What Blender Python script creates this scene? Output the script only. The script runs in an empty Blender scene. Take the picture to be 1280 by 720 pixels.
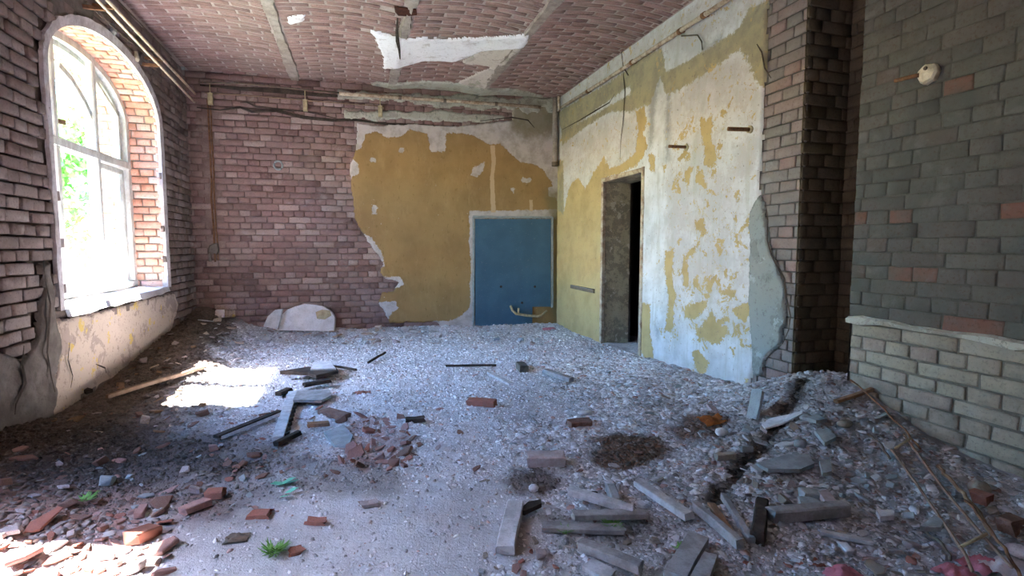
import bpy, math, random
import numpy as np
from math import sin, cos, radians, pi
sc = bpy.context.scene
COL = sc.collection

# ------------------------------------------------------------------ camera, sky, sun, exposure
CAM_H, FOC, YAW, PIT = 1.2, 650.0, radians(16.8), radians(4.6)
cd = bpy.data.cameras.new('camera'); cam = bpy.data.objects.new('camera', cd); COL.objects.link(cam)
cam.location = (0, 0, CAM_H); cam.rotation_euler = (pi/2-PIT, 0, -YAW)
cd.sensor_width = 36; cd.lens = 36*FOC/1280; cd.clip_start = .02; cd.clip_end = 300
sc.camera = cam
vs = sc.view_settings
vs.view_transform = 'Standard'; vs.look = 'None'; vs.gamma = 1; vs.use_curve_mapping = False
vs.exposure = 2.08
cy = sc.cycles
cy.max_bounces = 10; cy.diffuse_bounces = 7; cy.transparent_max_bounces = 8
cy.sample_clamp_indirect = 6; cy.caustics_reflective = False; cy.caustics_refractive = False

SUN_EL, SUN_DY = radians(52), -0.16
w = bpy.data.worlds.new('sky'); sc.world = w; w.use_nodes = True
wn = w.node_tree; bg = wn.nodes['Background']
sky = wn.nodes.new('ShaderNodeTexSky'); sky.sky_type = 'NISHITA'; sky.sun_disc = False
sky.sun_elevation = SUN_EL; sky.sun_rotation = radians(-90); sky.air_density = 1.3; sky.dust_density = .6; sky.ozone_density = 2.2
hs = wn.nodes.new('ShaderNodeHueSaturation'); hs.inputs['Saturation'].default_value = 1.52
wn.links.new(sky.outputs[0], hs.inputs['Color']); wn.links.new(hs.outputs[0], bg.inputs[0]); bg.inputs[1].default_value = 1.6
sl = bpy.data.lights.new('sun', 'SUN'); sun = bpy.data.objects.new('sun', sl); COL.objects.link(sun)
sl.energy = 42; sl.angle = radians(.6); sl.color = (1, .97, .93)
from mathutils import Vector, Matrix
sun.rotation_euler = Vector((1, SUN_DY, -math.tan(SUN_EL))).to_track_quat('-Z', 'Y').to_euler()

# ------------------------------------------------------------------ the room's measures (metres, camera over the origin)
XL, XR, ZC = -1.95, 2.91, 3.33
XR2 = 2.95
YF = -3.2
def ybk(x): return 7.27 + (2.91-x)*0.031          # the back wall stands a little askew
fw = np.array([sin(YAW)*cos(PIT), cos(YAW)*cos(PIT), -sin(PIT)])
rt = np.array([cos(YAW), -sin(YAW), 0.]); up = np.cross(rt, fw); CC = np.array([0, 0, CAM_H])
def ray(x, y): return fw*FOC + rt*(x-640) - up*(y-360)
def onX(p, X=XR): d = ray(*p); return CC + d*(X/d[0])
def onZ(p, Z=0.): d = ray(*p); return CC + d*((Z-CAM_H)/d[2])
def onB(p, off=0.):
    n = np.array([.031, 1, 0]); q = np.array([2.91, 7.27-off, 0]); d = ray(*p)
    return CC + d*(np.dot(q-CC, n)/np.dot(d, n))

# ------------------------------------------------------------------ noise and height
def _h(ix, iy, s):
    n = (ix.astype(np.int64)*374761393 + iy.astype(np.int64)*668265263 + s*974634777) & 0xffffffff
    n = ((n ^ (n >> 13))*1274126177) & 0xffffffff
    return ((n ^ (n >> 16)) & 0xffff)/65535.0
def vnoise(x, y, s=0):
    x = np.asarray(x, float); y = np.asarray(y, float)
    ix = np.floor(x); iy = np.floor(y); fx = x-ix; fy = y-iy
    fx = fx*fx*(3-2*fx); fy = fy*fy*(3-2*fy)
    a = _h(ix, iy, s); b = _h(ix+1, iy, s); c = _h(ix, iy+1, s); d = _h(ix+1, iy+1, s)
    return (a+(b-a)*fx)*(1-fy) + (c+(d-c)*fx)*fy
def fbm(x, y, s=0, o=4, g=.5):
    t = 0; a = 1; n = 0
    for i in range(o):
        t = t + a*(vnoise(x*2**i, y*2**i, s+i)-.5); n += a; a *= g
    return t/n*2
def sst(a, b, x):
    t = np.clip((x-a)/(b-a), 0, 1); return t*t*(3-2*t)
def sdpoly(px, py, poly):
    """signed distance, positive inside"""
    poly = np.asarray(poly, float); d = np.full(px.shape, 1e9); ins = np.zeros(px.shape, bool); n = len(poly)
    for i in range(n):
        ax, ay = poly[i]; bx, by = poly[(i+1) % n]; ex, ey = bx-ax, by-ay; L = ex*ex+ey*ey+1e-12
        t = np.clip(((px-ax)*ex+(py-ay)*ey)/L, 0, 1)
        d = np.minimum(d, (px-ax-ex*t)**2+(py-ay-ey*t)**2)
        c = (ay > py) != (by > py)
        with np.errstate(divide='ignore', invalid='ignore'):
            xx = ax + (py-ay)*ex/(ey if abs(ey) > 1e-12 else 1e-12)
        ins ^= c & (px < xx)
    return np.where(ins, 1, -1)*np.sqrt(d)
def seg_d(x, y, a, b):
    ex, ey = b[0]-a[0], b[1]-a[1]; t = np.clip(((x-a[0])*ex+(y-a[1])*ey)/(ex*ex+ey*ey), 0, 1)
    return np.hypot(x-a[0]-ex*t, y-a[1]-ey*t)
TRENCH = [onZ((1004, 512), .12), onZ((940, 568), .04), onZ((893, 625), .02)]
def trench(x, y): return np.minimum(seg_d(x, y, TRENCH[0], TRENCH[1]), seg_d(x, y, TRENCH[1], TRENCH[2]))
def hz(x, y, fine=True):
    x = np.asarray(x, float); y = np.asarray(y, float)
    h = .02 + .025*fbm(x*.9, y*.9, 5, 3)
    wl = sst(.95, 0., x-XL+.12*fbm(y*1.3, x*1.3, 7, 3))                       # heap along the window wall
    h = h + wl*(.06 + .26*sst(4.0, 7.3, y) + .12*sst(4.3, 3.0, y))
    h = h + .10*sst(.55, 0, ybk(x)-y)*(.35+.65*sst(1.5, -1.0, x))             # along the back wall
    h = h + .26*np.exp(-(((x-3.02)/.5)**2 + ((y-2.62)/.55)**2))              # heap in the niche
    h = h + .10*sst(.8, 0, 2.95-x)*sst(3.3, 2.2, y)
    h = h + .07*np.exp(-(((x-2.75)/.45)**2 + ((y-3.6)/.9)**2))
    h = h + .05*np.exp(-(((x+1.2)/.7)**2 + ((y-2.7)/.5)**2))
    h = h - .035*sst(.08, .0, trench(x, y)+.03*fbm(x*9, y*9, 77, 2))
    if fine:
        s = 1-.75*sst(.5, .0, np.hypot((x+.15)/1.0, (y-2.1)/.55)-.55)
        h = h + s*(.016*fbm(x*7, y*7, 11, 3) + .009*fbm(x*26, y*26, 12, 2))
    return h
def FL(p, lift=0.):
    d = ray(*p); zz = np.linspace(.75, -.15, 60); t = (zz-CAM_H)/d[2]; P = CC[None]+d[None]*t[:, None]
    g = P[:, 2]-hz(P[:, 0], P[:, 1], False)-lift; i = int(np.argmax(g < 0)) if (g < 0).any() else 59
    i = max(i, 1); f = g[i-1]/(g[i-1]-g[i]+1e-9); f = min(max(f, 0), 1)
    return P[i-1]+(P[i]-P[i-1])*f

# ------------------------------------------------------------------ scene helpers
def tag(o, label=None, cat=None, group=None, kind=None):
    if label: o['label'] = label
    if cat: o['category'] = cat
    if group: o['group'] = group
    if kind: o['kind'] = kind
    return o
def wloc(o):
    v = Vector((0, 0, 0))
    while o: v += o.location; o = o.parent
    return np.array(v)
def mesh_data(name, V, F, mats, attrs=None, smooth=False, mi=None):
    V = np.asarray(V, np.float32).reshape(-1, 3)
    me = bpy.data.meshes.new(name)
    if isinstance(F, np.ndarray):
        k = F.shape[1]; nf = len(F)
        me.vertices.add(len(V)); me.vertices.foreach_set('co', V.ravel())
        me.loops.add(nf*k); me.loops.foreach_set('vertex_index', F.astype(np.int32).ravel())
        me.polygons.add(nf); me.polygons.foreach_set('loop_start', np.arange(0, nf*k, k, dtype=np.int32))
        me.polygons.foreach_set('loop_total', np.full(nf, k, np.int32)); me.update(calc_edges=True)
    else:
        me.from_pydata(V.tolist(), [], [tuple(f) for f in F])
    for m in (mats if isinstance(mats, (list, tuple)) else [mats]): me.materials.append(m)
    for k, a in (attrs or {}).items():
        a = np.asarray(a, np.float32)
        if a.ndim == 2:
            at = me.attributes.new(k, 'FLOAT_COLOR', 'POINT'); at.data.foreach_set('color', np.c_[a, np.ones(len(a))].astype(np.float32).ravel())
        else:
            at = me.attributes.new(k, 'FLOAT', 'POINT'); at.data.foreach_set('value', a.ravel())
    if mi is not None: me.polygons.foreach_set('material_index', np.asarray(mi, np.int32))
    if smooth: me.polygons.foreach_set('use_smooth', np.ones(len(me.polygons), bool))
    me.validate(); me.update()
    return me
def mk(name, V, F, mats, parent=None, loc=None, attrs=None, smooth=False, mi=None):
    V = np.asarray(V, float).reshape(-1, 3)
    base = wloc(parent) if parent else np.zeros(3)
    l = np.array(loc, float) if loc is not None else base
    me = mesh_data(name, V-l, F, mats, attrs, smooth, mi)
    o = bpy.data.objects.new(name, me); COL.objects.link(o); o.location = l-base
    if parent: o.parent = parent
    return o
def empty(name, loc, parent=None):
    o = bpy.data.objects.new(name, None); COL.objects.link(o); o.location = np.array(loc, float)-(wloc(parent) if parent else 0)
    o.empty_display_size = .1
    if parent: o.parent = parent
    return o
class MB:
    def __init__(s): s.V = []; s.F = []; s.n = 0
    def add(s, V, F):
        V = np.asarray(V, float).reshape(-1, 3); s.V.append(V); s.F += [tuple(int(i)+s.n for i in f) for f in F]; s.n += len(V); return s
    def build(s, name, mat, parent=None, loc=None, smooth=False, **k):
        return mk(name, np.concatenate(s.V), s.F, mat, parent, loc, smooth=smooth, **k)
    def box(s, a, b, w, t, up=(0, 0, 1), bev=.15, wob=0., rng=None):
        """a bar from a to b, width w (across), thickness t (along up), with chamfered long edges"""
        a = np.array(a, float); b = np.array(b, float); d = b-a; L = np.linalg.norm(d); d /= L
        sx = np.cross(d, up); sx /= np.linalg.norm(sx); u2 = np.cross(sx, d); c = min(w, t)*bev
        pr = [(-w/2+c, -t/2), (w/2-c, -t/2), (w/2, -t/2+c), (w/2, t/2-c), (w/2-c, t/2), (-w/2+c, t/2), (-w/2, t/2-c), (-w/2, -t/2+c)]
        n = 2 if not wob else max(3, int(L/.08)); V = []
        for i in range(n):
            f = i/(n-1); o = np.zeros(3)
            if wob and rng: o = sx*rng.uniform(-wob, wob)+u2*rng.uniform(-wob, wob)*.6
            k = 1 if not (wob and rng) else rng.uniform(1-wob*12, 1.0)
            for p, q in pr: V.append(a+d*L*f+sx*p*k+u2*q+o+(d*rng.uniform(-wob, wob)*3 if (wob and rng and i in (0, n-1)) else 0))
        F = [tuple(range(7, -1, -1)), tuple(range(8*(n-1), 8*n))]
        for i in range(n-1):
            for j in range(8): k2 = (j+1) % 8; F.append((8*i+j, 8*i+k2, 8*i+8+k2, 8*i+8+j))
        return s.add(V, F)
    def tube(s, pts, r, seg=10, taper=None):
        pts = [np.array(p, float) for p in pts]; n = len(pts); V = []
        for i, p in enumerate(pts):
            d = pts[min(i+1, n-1)]-pts[max(i-1, 0)]; d = d/np.linalg.norm(d)
            a = np.array((0, 0, 1.)) if abs(d[2]) < .9 else np.array((1., 0, 0))
            x = np.cross(d, a); x /= np.linalg.norm(x); y = np.cross(d, x); rr = r if taper is None else r*taper[i]
            for k in range(seg): t = 2*pi*k/seg; V.append(p+(x*cos(t)+y*sin(t))*rr)
        F = [tuple(range(seg)), tuple(range(seg*n-1, seg*(n-1)-1, -1))]
        for i in range(n-1):
            for k in range(seg): k2 = (k+1) % seg; F.append((seg*i+k, seg*i+seg+k, seg*i+seg+k2, seg*i+k2))
        return s.add(V, F)
    def prism(s, top, bot):
        n = len(top); V = list(top)+list(bot)
        F = [tuple(range(n)), tuple(range(2*n-1, n-1, -1))]
        for i in range(n): j = (i+1) % n; F.append((i, n+i, n+j, j))
        return s.add(V, F)
    def boxc(s, lo, hi):
        x0, y0, z0 = lo; x1, y1, z1 = hi
        V = [(x, y, z) for z in (z0, z1) for y in (y0, y1) for x in (x0, x1)]
        return s.add(V, [(0, 2, 3, 1), (4, 5, 7, 6), (0, 1, 5, 4), (2, 6, 7, 3), (0, 4, 6, 2), (1, 3, 7, 5)])

# ------------------------------------------------------------------ node materials
class NT:
    def __init__(s, name):
        s.m = bpy.data.materials.new(name); s.m.use_nodes = True; s.t = s.m.node_tree; s.b = s.t.nodes['Principled BSDF']
        s.tc = s.t.nodes.new('ShaderNodeTexCoord').outputs['Object']
    def n(s, typ, **k):
        x = s.t.nodes.new(typ)
        for a, b in k.items(): setattr(x, a, b)
        return x
    def put(s, sock, v):
        if isinstance(v, bpy.types.NodeSocket): s.t.links.new(v, sock)
        elif isinstance(v, tuple) and len(v) == 3 and sock.type == 'RGBA': sock.default_value = (*v, 1)
        else: sock.default_value = v
    def noise(s, scale, det=4, rough=.6, vec=None, dist=0):
        x = s.n('ShaderNodeTexNoise'); s.put(x.inputs['Vector'], vec or s.tc); x.inputs['Scale'].default_value = scale
        x.inputs['Detail'].default_value = det; x.inputs['Roughness'].default_value = rough; x.inputs['Distortion'].default_value = dist
        return x.outputs[0]
    def voro(s, scale, feat='F1', vec=None):
        x = s.n('ShaderNodeTexVoronoi', feature=feat); s.put(x.inputs['Vector'], vec or s.tc); x.inputs['Scale'].default_value = scale
        return x.outputs['Distance']
    def stretch(s, v):
        x = s.n('ShaderNodeMapping'); s.put(x.inputs['Vector'], s.tc); x.inputs['Scale'].default_value = v; return x.outputs[0]
    def attr(s, name, col=False):
        x = s.n('ShaderNodeAttribute', attribute_name=name); return x.outputs['Color' if col else 'Fac']
    def ma(s, op, a, b=0., c=None):
        x = s.n('ShaderNodeMath', operation=op); s.put(x.inputs[0], a); s.put(x.inputs[1], b)
        if c is not None: s.put(x.inputs[2], c)
        return x.outputs[0]
    def step(s, v, a, b):
        x = s.n('ShaderNodeMapRange', interpolation_type='SMOOTHSTEP'); s.put(x.inputs[0], v); x.inputs[1].default_value = a; x.inputs[2].default_value = b
        return x.outputs[0]
    def ramp(s, v, stops, const=False):
        x = s.n('ShaderNodeValToRGB'); r = x.color_ramp; s.put(x.inputs[0], v)
        if const: r.interpolation = 'CONSTANT'
        while len(r.elements) < len(stops): r.elements.new(.5)
        for e, (p, c) in zip(r.elements, stops): e.position = p; e.color = (*c, 1)
        return x.outputs[0]
    def mix(s, f, a, b, mode='MIX'):
        x = s.n('ShaderNodeMix', data_type='RGBA', blend_type=mode); s.put(x.inputs[0], f); s.put(x.inputs[6], a); s.put(x.inputs[7], b)
        return x.outputs[2]
    def done(s, col, bump=None, st=.5, dist=.01, rough=.92, spec=.15, metal=0.):
        s.put(s.b.inputs['Base Color'], col); s.put(s.b.inputs['Roughness'], rough); s.b.inputs['Specular IOR Level'].default_value = spec
        s.b.inputs['Metallic'].default_value = metal
        if bump is not None:
            x = s.n('ShaderNodeBump'); x.inputs['Strength'].default_value = st; x.inputs['Distance'].default_value = dist
            s.put(x.inputs['Height'], bump); s.t.links.new(x.outputs[0], s.b.inputs['Normal'])
        return s.m
def mul(c, k): return tuple(min(1, v*k) for v in c)
def brick_mat(name, pal, stain=(.2, .17, .15), amt=.35, lime=(.6, .57, .55), limeamt=.15, scale=1.):
    t = NT(name); r = t.attr('rnd')
    n = len(pal); c = t.ramp(r, [(i/n, p) for i, p in enumerate(pal)], True)
    nz = t.noise(18*scale, 5, .65); c = t.mix(t.ma('MULTIPLY', t.step(nz, .35, .75), .45), c, mul(pal[0], 1.45))
    c = t.mix(t.ma('MULTIPLY', t.step(t.noise(60, 3, .7), .5, .72), .55), c, mul(pal[-1], .45))
    c = t.mix(t.ma('MULTIPLY', t.step(t.noise(1.5, 5, .65), .42, .68), amt), c, stain)
    c = t.mix(t.ma('MULTIPLY', t.step(t.noise(4.2, 6, .72, dist=.4), .55, .66), limeamt), c, lime)
    h = t.ma('ADD', t.ma('MULTIPLY', nz, .6), t.ma('MULTIPLY', t.noise(90, 3, .7), .4))
    return t.done(c, h, .55, .008)
def mortar_mat(name, a, b):
    t = NT(name); n1 = t.noise(5, 6, .7); n2 = t.noise(70, 4, .7)
    c = t.mix(t.step(n1, .35, .65), a, b); c = t.mix(t.ma('MULTIPLY', t.step(n2, .5, .7), .5), c, mul(a, .5))
    return t.done(c, t.ma('ADD', n1, t.ma('MULTIPLY', n2, .4)), .7, .012)
def plain(name, c, c2=None, sc_=12, rough=.85, bump=.3, spec=.2, metal=0., str_=None, d=.004):
    t = NT(name); v = t.stretch(str_) if str_ else None
    n1 = t.noise(sc_, 5, .65, v); n2 = t.noise(sc_*6, 3, .7, v)
    col = t.mix(t.step(n1, .35, .68), c, c2 or mul(c, .6)); col = t.mix(t.ma('MULTIPLY', t.step(n2, .52, .7), .5), col, mul(c, .5))
    return t.done(col, t.ma('ADD', n1, n2), bump, d, rough, spec, metal)
M = {}
M['brick_back'] = brick_mat('pink_red_brick', [(.225, .145, .14), (.25, .165, .16), (.21, .13, .125), (.285, .205, .195), (.20, .12, .115), (.35, .27, .255), (.24, .16, .155), (.225, .145, .135), (.14, .085, .08), (.24, .15, .145)], (.22, .165, .145), .5)
M['brick_left'] = brick_mat('weathered_grey_brown_brick', [(.22, .175, .165), (.195, .155, .145), (.26, .21, .20), (.175, .14, .13), (.30, .25, .24), (.21, .155, .145)], (.22, .17, .15), .5)
M['brick_low'] = brick_mat('dusty_beige_brick', [(.26, .225, .185), (.235, .20, .165), (.28, .245, .205), (.215, .185, .155), (.245, .19, .165), (.265, .235, .19)], (.19, .18, .155), .4, (.34, .33, .32), .3)
M['brick_dark'] = brick_mat('grey_washed_brick', [(.085, .083, .077), (.092, .092, .085), (.078, .077, .073), (.098, .092, .086), (.086, .080, .077), (.095, .076, .070)]+[(.082, .082, .075), (.09, .088, .082), (.08, .079, .074), (.092, .087, .082)]*5+[(.15, .075, .06)], (.072, .078, .072), .85, (.17, .17, .165), .25)
M['brick_pier'] = brick_mat('mauve_grey_brick', [(.20, .165, .16), (.19, .17, .165), (.215, .165, .16), (.18, .165, .16), (.24, .16, .15)], (.17, .17, .16), .5, (.28, .28, .28), .3)
M['brick_niche'] = brick_mat('dark_brown_brick', [(.125, .10, .065), (.11, .088, .06), (.13, .10, .068), (.10, .084, .062)], (.10, .085, .07), .5, (.2, .18, .16), .15)  # darker brown brick for the return face and the niche back
M['brick_reveal'] = brick_mat('orange_pink_brick', [(.62, .34, .26), (.68, .42, .34), (.60, .30, .22), (.70, .50, .44), (.55, .28, .22), (.66, .35, .24)], (.5, .36, .3), .3, (.75, .70, .68), .3)
M['brick_ceiling'] = brick_mat('dusty_mauve_brick', [(.25, .155, .145), (.23, .14, .13), (.275, .175, .165), (.21, .13, .12), (.29, .19, .18), (.19, .12, .115)], (.24, .19, .17), .5, (.42, .36, .34), .2)
M['mortar_back'] = mortar_mat('brown_mortar', (.17, .115, .105), (.27, .20, .19))
M['mortar_left'] = mortar_mat('raked_dark_mortar', (.10, .075, .065), (.16, .125, .11))
M['mortar_low'] = mortar_mat('grey_mortar', (.12, .11, .095), (.18, .165, .145))
M['mortar_dark'] = mortar_mat('dark_grey_mortar', (.065, .063, .058), (.09, .087, .08))
M['mortar_ceiling'] = mortar_mat('pale_lime_mortar', (.34, .27, .25), (.40, .33, .31))
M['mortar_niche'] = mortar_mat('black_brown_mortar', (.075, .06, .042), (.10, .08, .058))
M['plaster_grey'] = plain('grey_cement_plaster', (.21, .185, .17), (.13, .11, .10), 5, .95, .6, .1, d=.01)
M['concrete'] = plain('dusty_concrete', (.36, .31, .28), (.24, .20, .18), 9, .95, .6, .1, d=.01)
M['lime'] = plain('white_limewash', (.74, .73, .76), (.60, .58, .60), 9, .95, .4, .1)
M['casing'] = plain('chalky_white_casing_plaster', (.66, .63, .66), (.40, .36, .37), 7, .9, .4, .1)
M['frame'] = plain('peeling_white_frame_paint', (.72, .74, .72), (.52, .52, .50), 14, .7, .4, .2, str_=(1, 1, .4))
M['wood_dark'] = plain('blackened_wood', (.035, .028, .024), (.08, .06, .05), 10, .9, .5, .1)
M['wood_grey'] = plain('grey_weathered_wood', (.34, .33, .33), (.22, .205, .20), 16, .9, .5, .1)
M['wood_pale'] = plain('dusty_pale_wood', (.56, .56, .58), (.36, .355, .36), 16, .9, .5, .1)
M['wood_brown'] = plain('brown_wood', (.30, .19, .12), (.18, .115, .075), 18, .9, .5, .1)
M['pipe'] = plain('dirty_cream_pipe_paint', (.50, .42, .33), (.24, .15, .10), 16, .6, .4, .3)
M['rust'] = plain('rusty_iron', (.24, .12, .06), (.12, .065, .04), 30, .85, .5, .2)
M['iron'] = plain('dark_iron', (.10, .085, .07), (.17, .12, .085), 30, .7, .4, .3)
M['brass'] = plain('dull_yellow_pipe', (.50, .42, .26), (.30, .24, .14), 20, .6, .3, .3)
M['porcelain'] = plain('dirty_cream_porcelain', (.66, .60, .48), (.45, .38, .28), 20, .4, .2, .5)
M['brick_red'] = plain('broken_red_brick', (.33, .135, .10), (.25, .12, .095), 22, .95, .6, .1)
M['brick_rose'] = plain('dusty_rose_brick', (.38, .225, .20), (.27, .165, .15), 20, .95, .6, .1)
M['brick_brown'] = plain('burnt_brown_brick', (.16, .09, .07), (.25, .15, .12), 20, .95, .6, .1)
M['brick_dust'] = plain('dust_covered_brick', (.42, .36, .36), (.30, .24, .23), 14, .95, .6, .1)
M['plaster_chunk'] = plain('broken_white_plaster', (.62, .61, .62), (.45, .44, .45), 16, .95, .5, .1)
M['plaster_flake'] = plain('grey_blue_plaster', (.34, .37, .38), (.25, .27, .28), 16, .95, .5, .1)
M['orange'] = plain('orange_rusty_clay', (.50, .17, .045), (.28, .10, .04), 25, .9, .6, .1)
M['green'] = plain('turquoise_plastic', (.10, .48, .32), (.07, .38, .25), 30, .5, .1, .4)
M['leaf'] = plain('small_weed_green', (.16, .34, .08), (.10, .24, .06), 40, .7, .1, .2)
M['hole'] = plain('dark_rusty_hole', (.07, .025, .018), (.03, .015, .012), 20, .95, .6, .1)
M['cream'] = plain('old_cream_conduit', (.78, .66, .52), (.55, .42, .30), 20, .6, .3, .3)
M['cloth'] = plain('crumpled_white_sheet', (.72, .68, .72), (.60, .50, .56), 18, .6, .3, .3)
M['pink'] = plain('crumpled_pink_sheet', (.60, .22, .28), (.45, .14, .18), 18, .6, .3, .3)
M['board'] = plain('long_tan_lath', (.30, .21, .155), (.20, .135, .10), 14, .9, .4, .1)

def panel_mat():
    t = NT('blue_oil_paint'); n1 = t.noise(3, 5, .6); v = t.stretch((1, 1, .25)); n2 = t.noise(30, 4, .7, v)
    c = t.mix(t.step(n1, .35, .7), (.045, .105, .165), (.058, .130, .200))
    c = t.mix(t.ma('MULTIPLY', t.step(n2, .52, .75), .35), c, (.05, .115, .18))
    c = t.mix(t.ma('MULTIPLY', t.step(t.noise(55, 3, .8), .66, .72), .8), c, (.42, .43, .42))
    return t.done(c, t.noise(4, 5), .25, .01, .5, .35)
M['blue'] = panel_mat()

def back_plaster_mat():
    t = NT('ochre_paint_on_plaster'); e = t.noise(16, 6, .7)
    wob = t.ma('MULTIPLY', t.ma('SUBTRACT', e, .5), .10)
    n1 = t.noise(2.2, 5, .6)
    och = t.mix(t.step(n1, .35, .7), (.32, .205, .088), (.25, .158, .07))
    och = t.mix(t.ma('MULTIPLY', t.step(t.noise(9, 6, .75, t.stretch((1, 1, .35))), .5, .7), .45), och, (.38, .26, .12))
    dk = t.step(t.noise(26, 3, .6, t.stretch((1, 1, .45))), .635, .68)
    och = t.mix(t.ma('MULTIPLY', dk, .55), och, (.20, .125, .05))
    chip = t.step(t.noise(13, 6, .8), .665, .68)
    och = t.mix(chip, och, (.50, .44, .38))
    wh = t.mix(t.step(t.noise(7, 5, .7), .4, .65), (.50, .455, .45), (.36, .32, .30))
    m = t.step(t.ma('ADD', t.attr('m_white'), wob), -.006, .006)
    c = t.mix(m, och, wh)
    st = t.step(t.ma('ADD', t.attr('m_strip'), t.ma('MULTIPLY', wob, .4)), -.004, .004); c = t.mix(st, c, (.50, .37, .24))
    ol = t.step(t.ma('ADD', t.attr('m_olive'), t.ma('MULTIPLY', wob, 2.)), -.12, .06); c = t.mix(t.ma('MULTIPLY', ol, .75), c, (.17, .145, .075))
    br = t.step(t.ma('ADD', t.attr('m_brown'), wob), -.006, .006); c = t.mix(br, c, (.17, .10, .09))
    h = t.ma('ADD', t.ma('MULTIPLY', e, .25), t.ma('MULTIPLY', t.ma('ADD', m, chip), -.35))
    return t.done(c, h, .6, .012, .8, .2)
M['plaster_back'] = back_plaster_mat()

def right_plaster_mat():
    t = NT('white_limewash_over_yellow'); e = t.noise(18, 6, .72)
    wob = t.ma('ADD', t.ma('MULTIPLY', t.ma('SUBTRACT', e, .5), .14), t.ma('MULTIPLY', t.ma('SUBTRACT', t.noise(55, 4, .7), .5), .05))
    n1 = t.noise(3.3, 6, .65)
    wh = t.mix(t.step(n1, .36, .66), (.58, .59, .62), (.42, .42, .43))
    # weathered zone: greyer, blotchy
    bl = t.step(t.noise(8.5, 7, .78), .47, .60)
    gm = t.step(t.ma('ADD', t.attr('m_grey'), t.ma('MULTIPLY', wob, 1.5)), -.03, .03)
    wh = t.mix(t.ma('MULTIPLY', gm, t.ma('MULTIPLY_ADD', bl, .55, .35)), wh, (.43, .40, .40))
    run = t.step(t.noise(12, 5, .7, t.stretch((1, 1, .12))), .52, .66)
    wh = t.mix(t.ma('MULTIPLY', run, .5), wh, (.38, .37, .33))
    dm = t.step(t.ma('ADD', t.attr('m_damp'), t.ma('MULTIPLY', wob, 1.2)), -.05, .05)
    wh = t.mix(t.ma('MULTIPLY', dm, .75), wh, (.21, .21, .22))
    ye = t.mix(t.step(t.noise(4, 5, .6), .4, .7), (.43, .32, .155), (.35, .255, .12))
    ye = t.mix(t.ma('MULTIPLY', t.step(t.noise(30, 3, .7), .62, .68), .7), ye, (.26, .20, .13))
    ol = t.mix(t.step(t.noise(5, 6, .7), .38, .62), (.34, .295, .185), (.25, .225, .16))
    mo = t.step(t.ma('ADD', t.attr('m_olive'), wob), -.012, .012)
    my = t.step(t.ma('ADD', t.attr('m_yellow'), wob), -.005, .005)
    sp = t.step(t.ma('ADD', t.noise(15, 6, .82), t.ma('MULTIPLY', gm, .065)), .655, .67)
    c = t.mix(mo, wh, ol); c = t.mix(sp, c, (.44, .36, .22)); c = t.mix(my, c, ye)
    fk = t.step(t.ma('ADD', t.ma('MULTIPLY', t.ma('SUBTRACT', t.noise(6.5, 8, .72, dist=.4), .585), 1.), t.ma('MULTIPLY', t.step(t.attr('m_flake'), -.10, .05), .06)), .035, .042); c = t.mix(fk, c, ye)
    fl = t.step(t.noise(40, 3, .6), .665, .70); c = t.mix(t.ma('MULTIPLY', fl, .7), c, (.16, .14, .12))
    h = t.ma('SUBTRACT', t.ma('MULTIPLY', e, .3), t.ma('MULTIPLY', t.ma('ADD', my, sp), .4))
    return t.done(c, h, .6, .010, .85, .2)
M['plaster_right'] = right_plaster_mat()

def peel_mat(name, base, under, spot, dark, sc_=6, thr=.5):
    t = NT(name); n1 = t.noise(sc_, 7, .72, dist=.3)
    c = t.mix(t.step(n1, thr-.02, thr+.02), base, under)
    n2 = t.noise(sc_*.8+1.3, 6, .7); c = t.mix(t.step(n2, .60, .62), c, spot)
    c = t.mix(t.ma('MULTIPLY', t.step(t.noise(sc_*5, 5, .75), .56, .66), .6), c, dark)
    return t.done(c, t.ma('ADD', t.ma('MULTIPLY', t.step(n1, thr-.02, thr+.02), -.4), t.noise(sc_*8, 4, .7)), .6, .008)
M['plaster_left'] = peel_mat('cream_plaster_with_ochre_remains', (.56, .46, .39), (.40, .32, .28), (.62, .46, .16), (.20, .15, .13), 5, .54)
M['plaster_ceiling'] = peel_mat('pale_ceiling_plaster', (.52, .46, .42), (.40, .35, .32), (.34, .33, .27), (.25, .21, .19), 6, .56)
M['plaster_green'] = peel_mat('pale_green_edge_plaster', (.40, .39, .34), (.33, .31, .27), (.24, .24, .22), (.17, .15, .13), 7, .52)
M['plaster_white'] = peel_mat('bright_ceiling_plaster', (.74, .73, .78), (.66, .64, .68), (.55, .52, .54), (.40, .36, .38), 6, .58)
M['plaster_jamb'] = peel_mat('mottled_olive_jamb_paint', (.46, .40, .28), (.30, .265, .20), (.58, .54, .43), (.16, .14, .11), 8, .5)
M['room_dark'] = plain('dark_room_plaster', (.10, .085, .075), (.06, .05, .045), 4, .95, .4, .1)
M['plaster_pier'] = peel_mat('grey_green_pier_plaster', (.24, .255, .25), (.20, .21, .205), (.32, .34, .35), (.11, .10, .10), 6, .56)

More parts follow.
